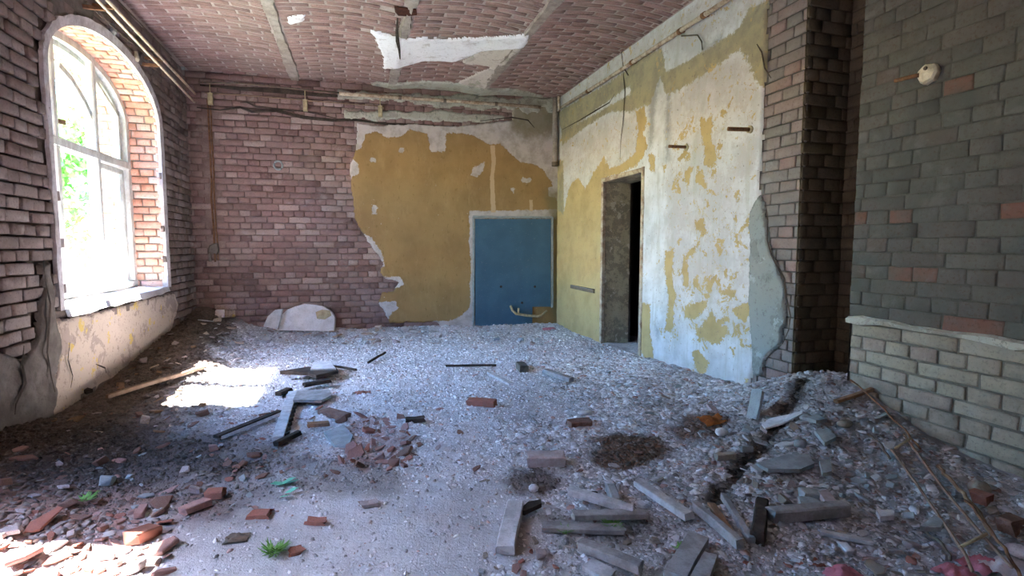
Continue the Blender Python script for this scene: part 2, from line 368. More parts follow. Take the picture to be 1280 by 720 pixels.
def floor_mat(name, fine=True):
    t = NT(name); c = t.attr('col', True)
    n1 = t.noise(24, 6, .75); n2 = t.noise(95, 4, .75)
    c = t.mix(t.ma('MULTIPLY', t.step(n1, .45, .72), .45), c, t.mix(1., c, (.55, .52, .50), 'MULTIPLY'))
    c = t.mix(t.ma('MULTIPLY', t.step(n2, .58, .68), .6), c, t.mix(1., c, (1.55, 1.5, 1.5), 'MULTIPLY'))
    return t.done(c, t.ma('ADD', t.ma('MULTIPLY', n1, .6), t.ma('MULTIPLY', n2, .7)), .9, .014, .95, .1)
M['floor'] = floor_mat('dusty_rubble_floor')
M['gravel'] = (lambda t: t.done(t.mix(t.ma('MULTIPLY', t.step(t.noise(60, 3), .45, .7), .4), t.attr('col', True), (.25, .24, .23)), None, rough=.95, spec=.1))(NT('gravel_bits'))

# ------------------------------------------------------------------ brick fields, plaster sheets
def brick_field(u0, u1, v0, v1, fmap, seed, bond='cross', H=.08, LS=.262, gap=.012, keep=None, prot=.006, rot=.006, miss=0., base=.012):
    rs = np.random.RandomState(seed); cu = []; cv = []; L = []
    for r in range(int((v1-v0)/H+.999)):
        vc = v0+(r+.5)*H
        if vc > v1: break
        if bond == 'run': Lb = LS; off = (r % 2)*.5*LS
        else:
            hd = r % 2; Lb = LS/2 if hd else LS; off = LS*.25 if hd else ((r//2) % 2)*LS*.5
        u = u0-off-rs.uniform(0, .01)
        while u < u1:
            l = Lb*(1+rs.uniform(-.05, .05)); a = max(u, u0); b = min(u+l, u1); u += l
            if b-a < .04: continue
            cu.append((a+b)/2); cv.append(vc); L.append(b-a)
    cu = np.array(cu); cv = np.array(cv); L = np.array(L); k = rs.rand(len(cu)) >= miss
    if keep is not None: k &= keep(cu, cv, L)
    cu = cu[k]; cv = cv[k]; L = L[k]; n = len(cu)
    cv = cv + .006*fbm(cu*1.5, cv*1.5, seed)
    hl = (L-gap)/2*(1+rs.uniform(-.03, .01, n)); hh = (H-gap)/2*(1+rs.uniform(-.08, .03, n)); pr = prot*(rs.rand(n)*1.4-.2)
    V = np.zeros((n, 12, 3))
    for ring, (ins, dep) in enumerate(((0, -.022), (.0, -.005), (.006, 0.))):
        for q, (su, sv) in enumerate(((-1, -1), (1, -1), (1, 1), (-1, 1))):
            j = rs.uniform(-.004, .004, (n, 2)) if ring else np.zeros((n, 2))
            V[:, ring*4+q, 0] = su*(hl-ins)+j[:, 0]; V[:, ring*4+q, 1] = sv*(hh-ins)+j[:, 1]*.7
            V[:, ring*4+q, 2] = dep+(pr if ring else 0)+(rs.uniform(-.003, .002, n) if ring == 2 else 0)
    a = rs.uniform(-rot, rot, n)*3; ca = np.cos(a)[:, None]; sa = np.sin(a)[:, None]
    U = V[:, :, 0]*ca-V[:, :, 1]*sa+cu[:, None]; W = V[:, :, 0]*sa+V[:, :, 1]*ca+cv[:, None]
    P = fmap(U, W, V[:, :, 2]+base)
    P = np.stack(P, -1).reshape(-1, 3)
    f = [(8, 9, 10, 11)]
    for r in (0, 4):
        for q in range(4): q2 = (q+1) % 4; f.append((r+q, r+q2, r+4+q2, r+4+q))
    F = (np.array(f)[None]+12*np.arange(n)[:, None, None]).reshape(-1, 4)
    return P, F, {'rnd': np.repeat(rs.rand(n), 12)}
def joinf(parts):
    Vs, Fs, A = [], [], []; k = 0
    for V, F, a in parts: Vs.append(V); Fs.append(F+k); A.append(a['rnd']); k += len(V)
    return np.concatenate(Vs), np.concatenate(Fs), {'rnd': np.concatenate(A)}
def sheet(u0, u1, v0, v1, res, fmap, sd, thick=.012, amp=.02, seed=0, nscale=14, rough=.002, fields=None, und=None):
    """a thin plaster layer: grid cells where sd>0 (ragged), edges dropping to the wall behind"""
    nu = int((u1-u0)/res)+1; nv = int((v1-v0)/res)+1
    U, W = np.meshgrid(np.linspace(u0, u1, nu), np.linspace(v0, v1, nv), indexing='ij')
    d = sd(U, W)+amp*fbm(U*nscale, W*nscale, seed, 4, .6) if amp else sd(U, W)
    Fk = (d[:-1, :-1]+d[1:, :-1]+d[1:, 1:]+d[:-1, 1:]) > 0
    t = thick*sst(-.2*res, res*1.2, d)+.001
    t = t+rough*fbm(U*9, W*9, seed+9, 4)*sst(0, .03, d)
    if und: t = t+und(U, W)
    P = np.stack(fmap(U, W, t), -1).reshape(-1, 3)
    i = np.arange(nu*nv).reshape(nu, nv); F = np.stack([i[:-1, :-1], i[1:, :-1], i[1:, 1:], i[:-1, 1:]], -1)[Fk]
    used = np.zeros(nu*nv, bool); used[F.ravel()] = True; re = np.cumsum(used)-1
    at = {k: g(U, W).ravel()[used] for k, g in (fields or {}).items()}
    return P[used], re[F], at
mR = lambda X: (lambda u, v, n: (X-n, u, v))
mL = lambda u, v, n: (XL+n, u, v)
mB = lambda u, v, n: (u, ybk(u)-n, v)
def union(polys):
    return lambda U, W: np.max([sdpoly(U, W, p) for p in polys], axis=0)
PR = lambda pts, X=XR: [(lambda q: (q[1], q[2]))(onX(p, X)) for p in pts]
PB = lambda pts: [(lambda q: (q[0], q[2]))(onB(p)) for p in pts]
PL = lambda pts: [(lambda q: (q[1], q[2]))(onX(p, XL)) for p in pts]
PC = lambda pts: [(lambda q: (q[0], q[1]))(onZ(p, ZC)) for p in pts]
def quadgrid(u0, u1, v0, v1, res, fmap, drop=None, depth=None):
    nu = int((u1-u0)/res)+2; nv = int((v1-v0)/res)+2
    U, W = np.meshgrid(np.linspace(u0, u1, nu), np.linspace(v0, v1, nv), indexing='ij')
    t = depth(U, W) if depth else 0*U
    P = np.stack(np.broadcast_arrays(*fmap(U, W, t)), -1).reshape(-1, 3); i = np.arange(nu*nv).reshape(nu, nv)
    F = np.stack([i[:-1, :-1], i[1:, :-1], i[1:, 1:], i[:-1, 1:]], -1)
    if drop:
        cu = (U[:-1, :-1]+U[1:, 1:])/2; cv = (W[:-1, :-1]+W[1:, 1:])/2; F = F[~drop(cu, cv)]
    else: F = F.reshape(-1, 4)
    return P, F

# ================================================================== SETTING
# windows of the left wall: (y0, y1); sill, spring line and rise of the flat arch
WIN = [(4.31, 6.42), (0.55, 2.62)]
SILL, SPR, RISE = .76, 2.44, .49
def arch_z(y, w):
    c = (w[0]+w[1])/2; a = (w[1]-w[0])/2; return SPR+RISE*np.sqrt(np.clip(1-((y-c)/a)**2, 0, 1))
def in_win(u, v, grow=0.):
    r = np.zeros(np.shape(u), bool)
    for w_ in WIN:
        g = (w_[0]-grow, w_[1]+grow); r |= (u > g[0]) & (u < g[1]) & (v > SILL-grow) & (v < arch_z(np.clip(u, *g), g)+grow)
    return r
DOOR = (4.86, 5.75, 1.97)
XLo = XL-.6
# --- left wall
def thin_open(P, F): return P, F
P1, F1 = quadgrid(YF-.3, 7.8, -.2, 3.7, .03, mL, lambda u, v: in_win(u, v, -.004), lambda u, v: -.012+.004*fbm(u*8, v*8, 3, 3))
P2, F2 = quadgrid(YF-.3, 8.1, -.6, 4.3, .03, lambda u, v, n: (XLo+0*u, u, v), lambda u, v: in_win(u, v, -.004))
wl = mk('wall_left', np.concatenate([P1, P2]), np.concatenate([F1, F2[:, ::-1]+len(P1)]), M['mortar_left']); tag(wl, 'long window wall of weathered brick with an arched window', kind='structure')
PLAS_L = PL([(60, 405), (84, 397), (215, 366), (221, 380), (212, 415), (190, 440), (150, 468), (100, 500), (66, 530), (56, 520), (66, 470), (70, 430)])
ROUGH_L = PL([(-60, 445), (-20, 440), (18, 452), (40, 420), (50, 360), (44, 330), (56, 325), (66, 400), (72, 430), (66, 475), (62, 560), (-60, 580)])
def keepL(u, v, L): return ~in_win(u, v, .045) & (sdpoly(u, v, PLAS_L) < .04) & (sdpoly(u, v, ROUGH_L) < .0)
V, F, A = brick_field(YF, 7.55, -.1, ZC+.06, mL, 21, keep=keepL, prot=.012, rot=.008, miss=.006, gap=.013)
o = mk('brickwork', V, F, M['brick_left'], wl, attrs=A)
V, F, A = sheet(2.9, 7.5, .0, 1.1, .015, mL, lambda U, W: sdpoly(U, W, PLAS_L), .022, .03, 4, 9, .006)
mk('plaster_remnant', V, F, M['plaster_left'], wl, smooth=True)['label'] = 'cream plaster with ochre patches under the window'
V, F, A = sheet(2.6, 4.6, .0, 1.5, .015, mL, lambda U, W: sdpoly(U, W, ROUGH_L), .035, .05, 8, 6, .018)
mk('plaster_remnant', V, F, M['plaster_grey'], wl, smooth=True)['label'] = 'rough grey cracked plaster low beside the window'
for pts_ in (((55, 326), (58, 352), (64, 380), (62, 410), (60, 440), (65, 470), (72, 500)), ((30, 432), (28, 455), (32, 478), (20, 505), (18, 525)), ((86, 428), (84, 450), (90, 470), (86, 492)), ((120, 455), (132, 460), (134, 470))):
    CRACKS_L = globals().get('CRACKS_L', []) + [pts_]
UP_L = PL([(54, 64), (60, 0), (40, -60), (170, -60), (135, 2), (168, 34), (120, 25), (85, 35), (66, 50)])
V, F, A = sheet(3.2, 6.2, 2.3, ZC+.05, .02, mL, lambda U, W: np.minimum(sdpoly(U, W, UP_L), np.where(in_win(U, W, .05), -.1, 1)), .02, .04, 18, 6, .01)
mk('plaster_remnant', V, F, M['plaster_grey'], wl, smooth=True)['label'] = 'dark grey plaster over the window arch'
def crack(pts, wd, name, parent, lab=None, mat='wood_dark'):
    mb = MB(); n = len(pts); V = []
    for i, p in enumerate(pts):
        p = np.array(p, float); d = np.array(pts[min(i+1, n-1)])-np.array(pts[max(i-1, 0)]); d = d/np.linalg.norm(d)
        k = wd*(1-.7*abs(2*i/(n-1)-1)); nn = np.array((0, -1, 0)) if p[1] > 7.15 else np.array((-1, 0, 0)) if abs(p[0]-XR) < .12 else (np.array((1, 0, 0)) if p[0] < XL+.1 else np.array((0, 0, -1.)))
        s = np.cross(d, nn); V += [p-s*k, p+nn*.002, p+s*k]
    F = [(3*i+a, 3*i+3+a, 3*i+4+a, 3*i+1+a) for i in range(n-1) for a in (0, 1)]
    o = mk(name, V, F, M[mat], parent)
    if lab: o['label'] = lab
for i_, pts_ in enumerate(CRACKS_L):
    fine = []
    for a_, b_ in zip(pts_[:-1], pts_[1:]):
        for t in (0, .33, .66): fine.append((a_[0]+(b_[0]-a_[0])*t+((i_*7+len(fine)*5) % 5-2)*.5, a_[1]+(b_[1]-a_[1])*t))
    crack([onX(p, XL+(.052 if i_ < 2 else .036)) for p in fine], .014 if i_ < 2 else .008, 'wall_crack', wl)
# reveals of each window: brick lining right round the opening, plus sill
def profile(w_, n=60, g=0.):
    y0, y1 = w_[0]+g, w_[1]-g; c = (y0+y1)/2; a = (y1-y0)/2
    pts = [(y1, SILL+g*.0+(SPR-SILL)*i/20) for i in range(20)]
    pts += [(c+a*cos(t), SPR+(RISE-g)*sin(t)) for t in np.linspace(0, pi, n)]
    pts += [(y0, SPR-(SPR-SILL)*i/20) for i in range(1, 21)]
    return np.array(pts)
for wi, w_ in enumerate(WIN):
    pr = profile(w_); s = np.r_[0, np.cumsum(np.hypot(*np.diff(pr, axis=0).T))]
    def rmap(u, v, n, pr=pr, s=s):      # u across the wall thickness, v along the profile
        y = np.interp(v, s, pr[:, 0]); z = np.interp(v, s, pr[:, 1])
        y2 = np.interp(v+.01, s, pr[:, 0]); z2 = np.interp(v+.01, s, pr[:, 1]); y1_ = np.interp(v-.01, s, pr[:, 0]); z1_ = np.interp(v-.01, s, pr[:, 1])
        dy = y2-y1_; dz = z2-z1_; l = np.hypot(dy, dz)+1e-9
        return (XL-u, y-dz/l*n, z+dy/l*n)
    Vb, Fb = quadgrid(-.012, .6, 0, s[-1], .05, rmap, None, lambda u, v: -.008+0*u)
    lin = mk('window_lining', Vb, Fb, M['concrete'], wl)
    V, F, A = brick_field(0, .6, 0, s[-1], rmap, 50+wi, prot=.006, H=.078, LS=.25)
    mk('lining_brickwork', V, F, M['brick_reveal'], lin, attrs=A)
    # casing: a chalky plaster band round the opening on the room side
    mb = MB(); c = (w_[0]+w_[1])/2
    pi_ = profile(w_, 60, .012); po = profile((w_[0], w_[1]), 60, -.062)
    n = len(pi_); rs = random.Random(3+wi)
    V = []; 
    for k in range(n):
        j = rs.uniform(-.008, .008)
        V += [(XL-.03, *pi_[k]), (XL+.022, *pi_[k]), (XL+.03, po[k][0]+(j if po[k][0] > c else -j), po[k][1]+j*.4), (XL+.004, po[k][0]+(j if po[k][0] > c else -j), po[k][1]+j*.4)]
    F = [(4*k+a, 4*k+b, 4*k+4+b, 4*k+4+a) for k in range(n-1) for a, b in ((0, 1), (1, 2), (2, 3))]+[(0, 1, 2, 3), (4*n-1, 4*n-2, 4*n-3, 4*n-4)]
    mk('window_casing', V, F, M['casing'], wl)['label'] = 'chalky white plaster band round the window opening'
    # sill: lumpy lime-covered slab, sloping to the room
    def sm(u, v, n): return (XL+.05-v*.66, w_[0]-.0+u*(w_[1]-w_[0]+.0), SILL+.035*v-.02+n)
    V, F = quadgrid(0, 1, 0, 1, .02, sm, None, lambda u, v: .02+.016*fbm(u*14, v*6, 31, 4)-.05*(v < .02))
    mk('window_sill', V, F, M['lime'], wl)['label'] = 'lumpy white window sill'
    # timber window frame
    wr = empty('window_%d' % (wi+1), (XL-.3, c, SILL)); tag(wr, ['arched window frame with most of its glass gone', 'arched window frame beside the camera', 'arched window frame behind the camera'][wi], kind='structure')
    X = XL-.30
    def band(g0, g1, x0, x1, a0=None, a1=None):
        A_ = profile(w_, 60, g0); B_ = profile(w_, 60, g1); 
        if a0 is not None: A_ = A_[a0:a1]; B_ = B_[a0:a1]
        V = []; n = len(A_)
        for k in range(n): V += [(x0, *A_[k]), (x1, *A_[k]), (x1, *B_[k]), (x0, *B_[k])]
        F = [(4*k+a, 4*k+4+a, 4*k+4+b, 4*k+b) for k in range(n-1) for a, b in ((0, 1), (1, 2), (2, 3), (3, 0))]+[(0, 1, 2, 3), (4*n-1, 4*n-2, 4*n-3, 4*n-4)]
        return V, F
    mb = MB(); mb.add(*band(.0, .075, X-.04, X+.04)); mb.box((X, w_[0], SILL+.05), (X, w_[1], SILL+.05), .09, .07)
    mb.build('outer_frame', M['frame'], wr)
    mb = MB(); mb.add(*band(.075, .12, X-.06, X-.01)); mb.build('inner_frame_rim', M['frame'], wr)
    if wi == 1: continue
    ml, mr = w_[0]+.70, w_[1]-.72
    for yy in (ml, mr):
        mb = MB(); mb.box((X, yy, SILL+.06), (X, yy, arch_z(yy, w_)-.04), .085, .07, (0, 1, 0)); mb.build('mullion', M['frame'], wr)
    mb = MB(); mb.box((X, w_[0]+.03, 2.02), (X, w_[1]-.03, 2.02), .09, .085, wob=.002, rng=random.Random(4)); mb.build('transom', M['frame'], wr)
    # surviving sash in the right-hand light
    mb = MB(); a_, b_ = mr+.07, w_[1]-.11
    for yy in (a_, b_): mb.box((X-.02, yy, SILL+.1), (X-.02, yy, 1.96), .045, .05, (0, 1, 0))
    for zz in (SILL+.13, 1.95): mb.box((X-.02, a_, zz), (X-.02, b_, zz), .045, .05)
    for yy in (a_, b_-.02): mb.box((X-.02, yy, 2.08), (X-.02, yy, arch_z(yy, w_)-.12), .045, .045, (0, 1, 0))
    mb.box((X-.02, a_, arch_z(a_, w_)-.13), (X-.02, b_, arch_z(b_, w_)-.15), .045, .045)
    sash = mb.build('sash', M['frame'], wr)
    # a half-fallen curved glazing bar in the middle light
    mb = MB()
    q = [onX(p, X) for p in ((70, 80), (86, 98), (102, 124), (115, 152))]
    if wi == 0:
        for i in range(3): mb.box(q[i], q[i+1], .06, .045, (1, 0, 0))
        mb.build('broken_glazing_bar', M['frame'], wr)['label'] = 'curved glazing bar hanging loose in the arch'
        # jagged leftover of the rotted sash at the left edge
        g = MB(); e = onX((74, 150), X)
        g.box(onX((66, 150), X), onX((78, 153), X), .05, .04); g.build('sash_stub', M['wood_brown'], wr)
# glass left in the right-hand sash
gm = NT('old_window_glass'); gm.b.inputs['Transmission Weight'].default_value = 1; gm.b.inputs['Roughness'].default_value = .04; gm.b.inputs['IOR'].default_value = 1.1
gm.put(gm.b.inputs['Base Color'], (.9, .97, .95)); 
w_ = WIN[0]; X = XL-.32
g = MB(); yy0, yy1 = w_[1]-.65, w_[1]-.13
g.prism([(X, yy0, 1.15), (X, yy1, 1.0), (X, yy1, 1.93), (X, yy0, 1.93)], [(X-.004, yy0, 1.15), (X-.004, yy1, 1.0), (X-.004, yy1, 1.93), (X-.004, yy0, 1.93)])
g.build('window_pane', gm.m, bpy.data.objects['window_1'])

mb = MB(); mb.boxc((XLo-.48, YF-.3, 2.98), (XLo+.02, 8.1, 3.12)); o = mb.build('trim_sun_blocker', M['concrete']); tag(o, 'added unseen ledge outside the window wall, trimming the sun patches inside', kind='structure')  # added ledge, out of view, cuts off the upper part of the sun patches
# --- back wall
PLAS_B = PB([(446, 154), (470, 157), (520, 155), (560, 158), (600, 155), (640, 150), (640, 134), (720, 132), (720, 415), (660, 413), (590, 413), (552, 409), (545, 402), (487, 404), (481, 390), (472, 380), (478, 365), (492, 363), (500, 352), (482, 349), (474, 341), (480, 330), (466, 310), (455, 295), (445, 275), (441, 250), (438, 225), (437, 208), (443, 195), (446, 180)])
W_B = [PB(p) for p in ([(440, 140), (700, 135), (705, 262), (694, 250), (688, 228), (678, 212), (668, 206), (650, 203), (638, 193), (625, 180), (612, 182), (600, 175), (585, 168), (572, 167), (557, 167), (556, 190), (538, 190), (534, 168), (512, 162), (500, 172), (485, 173), (470, 165), (457, 168), (452, 186), (440, 190)],
    [(436, 196), (447, 203), (449, 217), (437, 224)], [(450, 290), (464, 296), (478, 318), (480, 333), (470, 337), (458, 310)],
    [(470, 346), (500, 346), (505, 355), (490, 363), (472, 362)], [(466, 378), (495, 376), (497, 385), (486, 395), (482, 408), (470, 395)],
    [(586, 264), (695, 262), (695, 274), (592, 274), (592, 415), (585, 415), (588, 330), (586, 300)], [(540, 400), (560, 401), (572, 396), (590, 383), (592, 415), (540, 415)],
    [(462, 197), (470, 199), (470, 203), (463, 203)], [(465, 256), (471, 257), (471, 268), (466, 268)], [(500, 184), (506, 185), (503, 193), (498, 190)],
    [(590, 211), (606, 202), (604, 212), (596, 222), (588, 219)], [(652, 222), (664, 224), (660, 230), (651, 228)], [(684, 235), (694, 232), (692, 248), (685, 246)], [(636, 235), (644, 236), (641, 242)])]
STRIP = [PB([(612, 182), (618, 182), (619, 205), (617, 220), (619, 266), (613, 266), (612, 225), (614, 205)]), PB([(661, 250), (665, 250), (665, 264), (661, 264)])]
OLIVE_B = [PB([(684, 240), (720, 240), (720, 415), (690, 415), (690, 300)]), PB([(640, 134), (700, 132), (700, 165), (655, 172), (640, 160)])]
BROWN_B = [PB([(470, 126), (551, 131), (550, 150), (470, 146)])]
P1, F1 = quadgrid(-2.4, 3.3, -.2, 3.7, .05, mB, None, lambda u, v: -.012+.004*fbm(u*8, v*8, 3, 3))
wb = mk('wall_back', P1, F1, M['mortar_back']); tag(wb, 'far end wall, bare brick on the left and ochre plaster on the right', kind='structure')
def keepB(u, v, L):
    return (sdpoly(u, v, PLAS_B) < .05) & ~((np.abs(u-(-1.69)) < .05) & (v > 1.0) & (v < 3.05)) & (np.hypot(u+.28, (v-.12)) > .07)
V, F, A = brick_field(-2.1, 3.2, -.1, 3.42, mB, 22, keep=keepB, prot=.004, rot=.004, miss=.003, gap=.008, base=.006)
mk('brickwork', V, F, M['brick_back'], wb, attrs=A)
V, F, A = sheet(-.4, 3.1, -.1, 3.4, .0125, mB, lambda U, W: sdpoly(U, W, PLAS_B), .028, .022, 14, 12, .003,
    {'m_white': union(W_B), 'm_strip': union(STRIP), 'm_olive': union(OLIVE_B), 'm_brown': union(BROWN_B)})
mk('ochre_plaster', V, F, M['plaster_back'], wb, attrs=A, smooth=True)['label'] = 'ochre painted plaster peeling off the right half of the wall'
# beam and cornice band along the top of the back wall
TOPB = PB([(244, 108), (330, 119), (440, 128), (560, 134), (640, 140), (700, 146), (700, 120), (560, 118), (440, 112), (330, 100), (244, 96)])
CRK = PB([(244, 125), (300, 134), (380, 146), (445, 152), (520, 153), (600, 156), (640, 150), (640, 143), (560, 137), (460, 136), (380, 133), (300, 124), (244, 116)])
V, F, A = sheet(-2.0, 3.1, 2.6, 3.45, .015, mB, lambda U, W: np.minimum(np.maximum(sdpoly(U, W, CRK)-.03, sdpoly(U, W, TOPB)-.02-.05*fbm(U*2, W*2, 3)), (U+.15)*.5+.06*fbm(U*3, W*9, 8)), .03, .05, 24, 7, .012)
mk('cornice_plaster', V, F, M['plaster_green'], wb, smooth=True)['label'] = 'cracked grey plaster band along the top of the wall'
for i_, pts_ in enumerate((((246, 135), (275, 137), (300, 134), (315, 140), (345, 139), (380, 146), (415, 150), (445, 150), (480, 156), (520, 155), (560, 158)), ((300, 129), (308, 127), (320, 133), (350, 137), (382, 140), (420, 147)), ((250, 107), (300, 110), (350, 113), (400, 119), (460, 123)), ((600, 152), (640, 146), (660, 150), (668, 160)))):
    crack([onB((a_[0], a_[1]+((j_*3) % 4-1.5)*.5), .022 if i_ != 3 else .05) for j_, a_ in enumerate(pts_)], (.022, .013, .035, .012)[i_], 'wall_crack', wb, 'dark horizontal crack under the top of the far wall')
# chase with an old cable running down the left end of the back wall
mb = MB(); rs = random.Random(5)
mb.tube([(-1.70+rs.uniform(-.008, .008), ybk(-1.7)-.012, 3.0-.2*i) for i in range(11)], .011, 6)
mb.tube([(-1.665+rs.uniform(-.008, .008), ybk(-1.7)-.010, 3.0-.22*i) for i in range(10)], .008, 6)
o = mb.build('wall_cable', M['rust'], loc=(-1.7, ybk(-1.7), 1.0)); tag(o, 'brown old cable in a chase down the left end of the far wall', 'cable')
def disc(c, nrm, r, h, seg=16, jag=0., rs=None, dome=0.):
    nrm = np.array(nrm, float); nrm /= np.linalg.norm(nrm); a = np.array((0, 0, 1.)) if abs(nrm[2]) < .9 else np.array((1., 0, 0))
    x = np.cross(nrm, a); x /= np.linalg.norm(x); y = np.cross(nrm, x); rr = [r*(1+(rs.uniform(-jag, jag) if rs else 0)) for _ in range(seg)]
    ring = lambda k, d: [np.array(c)+nrm*d+(x*cos(2*pi*i/seg)+y*sin(2*pi*i/seg))*rr[i]*k for i in range(seg)]
    V = ring(1, 0)+ring(1, h*.7)+ring(.8, h)+([np.array(c)+nrm*(h+dome)])
    F = [tuple(range(seg))[::-1]]
    for k in (0, 1):
        for i in range(seg): j = (i+1) % seg; F.append((k*seg+i, k*seg+j, k*seg+seg+j, k*seg+seg+i))
    for i in range(seg): F.append((2*seg+i, 2*seg+(i+1) % seg, 3*seg))
    return V, F
q = onB((268, 311)); mb = MB(); mb.add(*disc((q[0], ybk(q[0])+.0, q[2]), (0, -1, 0), .075, .04, 9, .25, rs)); mb.box((q[0]-.05, q[1]-.02, q[2]-.16), (q[0]-.05, q[1]-.02, q[2]-.02), .03, .02, (0, 1, 0))
o = mb.build('junction_box', M['plaster_grey'], loc=q); tag(o, 'grey cement lump at the foot of the cable on the far wall', 'junction box')
q = onB((348, 207)); mb = MB(); mb.tube([q+np.array((.05*cos(t), -.02, .055*sin(t))) for t in np.linspace(0, 2*pi, 14)], .014, 6)
o = mb.build('anchor_ring', M['plaster_flake'], loc=q); tag(o, 'small pale plaster ring round a hole high in the far brick wall', 'wall hole')

# blue painted panel with a notch, set in the plaster
def B2(p, off): q = onB(p); return np.array([q[0], ybk(q[0])-off, q[2]])
bp = empty('blue_wall_panel', B2((640, 410), .03)); tag(bp, 'square blue painted wall panel low in the corner beside the doorway', 'wall panel')
mb = MB(); out = [(593, 274), (687, 274), (687, 383), (664, 383), (664, 412), (593, 413)]
mb.prism([B2(p, .052) for p in out], [B2(p, .0) for p in out]); mb.build('painted_panel', M['blue'], bp)
mb = MB()
for a, b in (((591, 412), (591, 272)), ((590, 271), (689, 272)), ((689, 272), (689, 384)), ((593, 411), (655, 412))): mb.box(B2(a, .045), B2(b, .045), .03, .022, (0, -1, 0), wob=.003, rng=rs)
mb.build('panel_rim', M['plaster_flake'], bp)
mb = MB(); mb.prism([B2(p, .02) for p in ((665, 384), (687, 384), (687, 412), (665, 412))], [B2(p, .0) for p in ((665, 384), (687, 384), (687, 412), (665, 412))]); mb.build('open_notch', M['wood_dark'], bp)
for p in ((625, 358), (667, 358), (651, 378)):
    mb = MB(); mb.add(*disc(B2(p, .05), (0, -1, 0), .018, .012, 10)); mb.build('bolt_hole', M['wood_dark'], bp)
mb = MB(); mb.tube([B2((637, 382), .05), B2((638, 387), .10), B2((642, 391), .12), B2((655, 393), .13), B2((668, 394), .14), B2((673, 393), .14)], .018, 8)
mb.tube([B2((645, 390), .12), B2((645, 384), .13)], .016, 8); mb.tube([B2((672, 393), .14), B2((682, 388), .05)], .012, 8)
o = mb.build('bent_pipe', M['brass'], loc=B2((655, 393), .1)); tag(o, 'bent dull yellow water pipe sticking out of the blue panel', 'pipe')

# --- right wall (with doorway), pier end, niche and near stretch
P1, F1 = quadgrid(2.84, 7.6, -.2, 3.7, .03, mR(XR), lambda u, v: (u > DOOR[0]) & (u < DOOR[1]) & (v < DOOR[2]), lambda u, v: -.012+0*u)
wr_ = mk('wall_right', P1, F1[:, ::-1], M['mortar_dark']); tag(wr_, 'whitewashed wall with the doorway on the right side of the room', kind='structure')
Y_ = [PR(p) for p in ([(698, 262), (706, 268), (712, 240), (717, 228), (724, 222), (733, 236), (739, 228), (744, 215), (752, 205), (757, 196), (764, 210), (775, 208), (786, 200), (797, 190), (800, 165), (797, 139), (808, 134), (811, 150), (807, 168), (812, 182), (806, 198), (798, 207), (780, 216), (757, 224), (757, 440), (698, 410)],
    [(877, 147), (886, 150), (894, 145), (892, 175), (898, 185), (898, 204), (889, 210), (882, 204), (883, 182), (879, 167)],
    [(848, 199), (856, 191), (862, 181), (862, 194), (853, 201)], [(856, 225), (863, 208), (869, 210), (863, 231)], [(871, 228), (877, 207), (885, 228), (888, 240), (879, 231)],
    [(920, 243), (926, 240), (925, 256)], [(813, 191), (822, 195), (821, 213), (816, 216)],
    [(833, 315), (845, 313), (843, 350), (848, 373), (845, 382), (845, 413), (833, 415), (840, 373), (835, 357)], [(855, 327), (862, 330), (865, 360), (857, 357)],
    [(858, 383), (887, 373), (885, 387), (870, 400), (858, 397)], [(873, 417), (893, 387), (900, 403), (913, 410), (903, 430), (887, 428)],
    [(918, 385), (945, 375), (943, 387), (935, 403), (920, 393)], [(867, 440), (875, 437), (890, 453), (880, 473), (873, 460)], [(857, 467), (873, 468), (878, 480), (865, 477)],
    [(800, 377), (815, 380), (815, 410), (820, 447), (810, 452), (804, 440)], [(870, 277), (882, 273), (887, 293), (873, 287)], [(915, 433), (922, 435), (920, 447)],
    [(905, 337), (912, 337), (910, 350)], [(938, 290), (947, 280), (950, 297)], [(862, 212), (868, 214), (864, 222)], [(830, 205), (836, 207), (833, 214)])]
O_ = [PR(p) for p in ([(700, 140), (760, 105), (800, 78), (800, 100), (760, 128), (704, 170)], [(704, 165), (745, 143), (790, 118), (790, 80), (830, 60), (835, 90), (870, 72), (925, 38), (940, 10), (965, 0), (968, 110), (950, 108), (940, 80), (928, 62), (895, 85), (862, 108), (835, 120), (828, 96), (815, 130), (790, 140), (765, 140), (735, 158), (704, 182)], [(690, 200), (706, 200), (708, 420), (690, 420)])]
G_ = [PR(p) for p in ([(690, 128), (835, 30), (960, -50), (970, 10), (830, 70), (700, 150)], [(836, 130), (870, 100), (948, 60), (948, 415), (905, 410), (836, 418)], [(704, 180), (800, 130), (800, 200), (704, 260)])]
D_ = [PR(p) for p in ([(814, 78), (832, 75), (830, 95), (824, 110), (818, 180), (812, 190), (814, 120), (812, 95)], [(880, 62), (905, 45), (908, 60), (885, 78)], [(836, 110), (841, 110), (839, 200), (835, 200)], [(858, 95), (875, 80), (868, 92)], [(822, 408), (828, 412), (824, 424)])]
PLR = lambda U, W: np.minimum(np.minimum(U-3.22-.03*fbm(W*3, W*0, 5), 7.5-U), -np.minimum(np.minimum(U-DOOR[0]-.0, DOOR[1]-U), DOOR[2]-W))
V, F, A = sheet(3.1, 7.45, -.1, ZC+.03, .0125, mR(XR), PLR, .022, 0, 5, 12, .006, {'m_yellow': union(Y_), 'm_olive': union(O_), 'm_grey': union(G_), 'm_damp': union(D_), 'm_flake': union([PR([(836, 285), (948, 270), (948, 440), (836, 430)]), PR([(840, 150), (905, 140), (905, 260), (840, 250)]), PR([(706, 290), (757, 250), (757, 330), (706, 330)])])})
V2 = V.copy()
o = mk('limewashed_plaster', V, F[:, ::-1], M['plaster_right'], wr_, attrs=A, smooth=True); o['label'] = 'white limewash flaking off yellow paint'
V, F, A = brick_field(2.84, 3.26, -.1, 3.42, mR(XR), 61, prot=.003, LS=.28, gap=.007, base=-.002)
mk('brickwork', V, F[:, ::-1], M['brick_pier'], wr_, attrs=A)['label'] = 'bare mauve brick edge of the wall end'
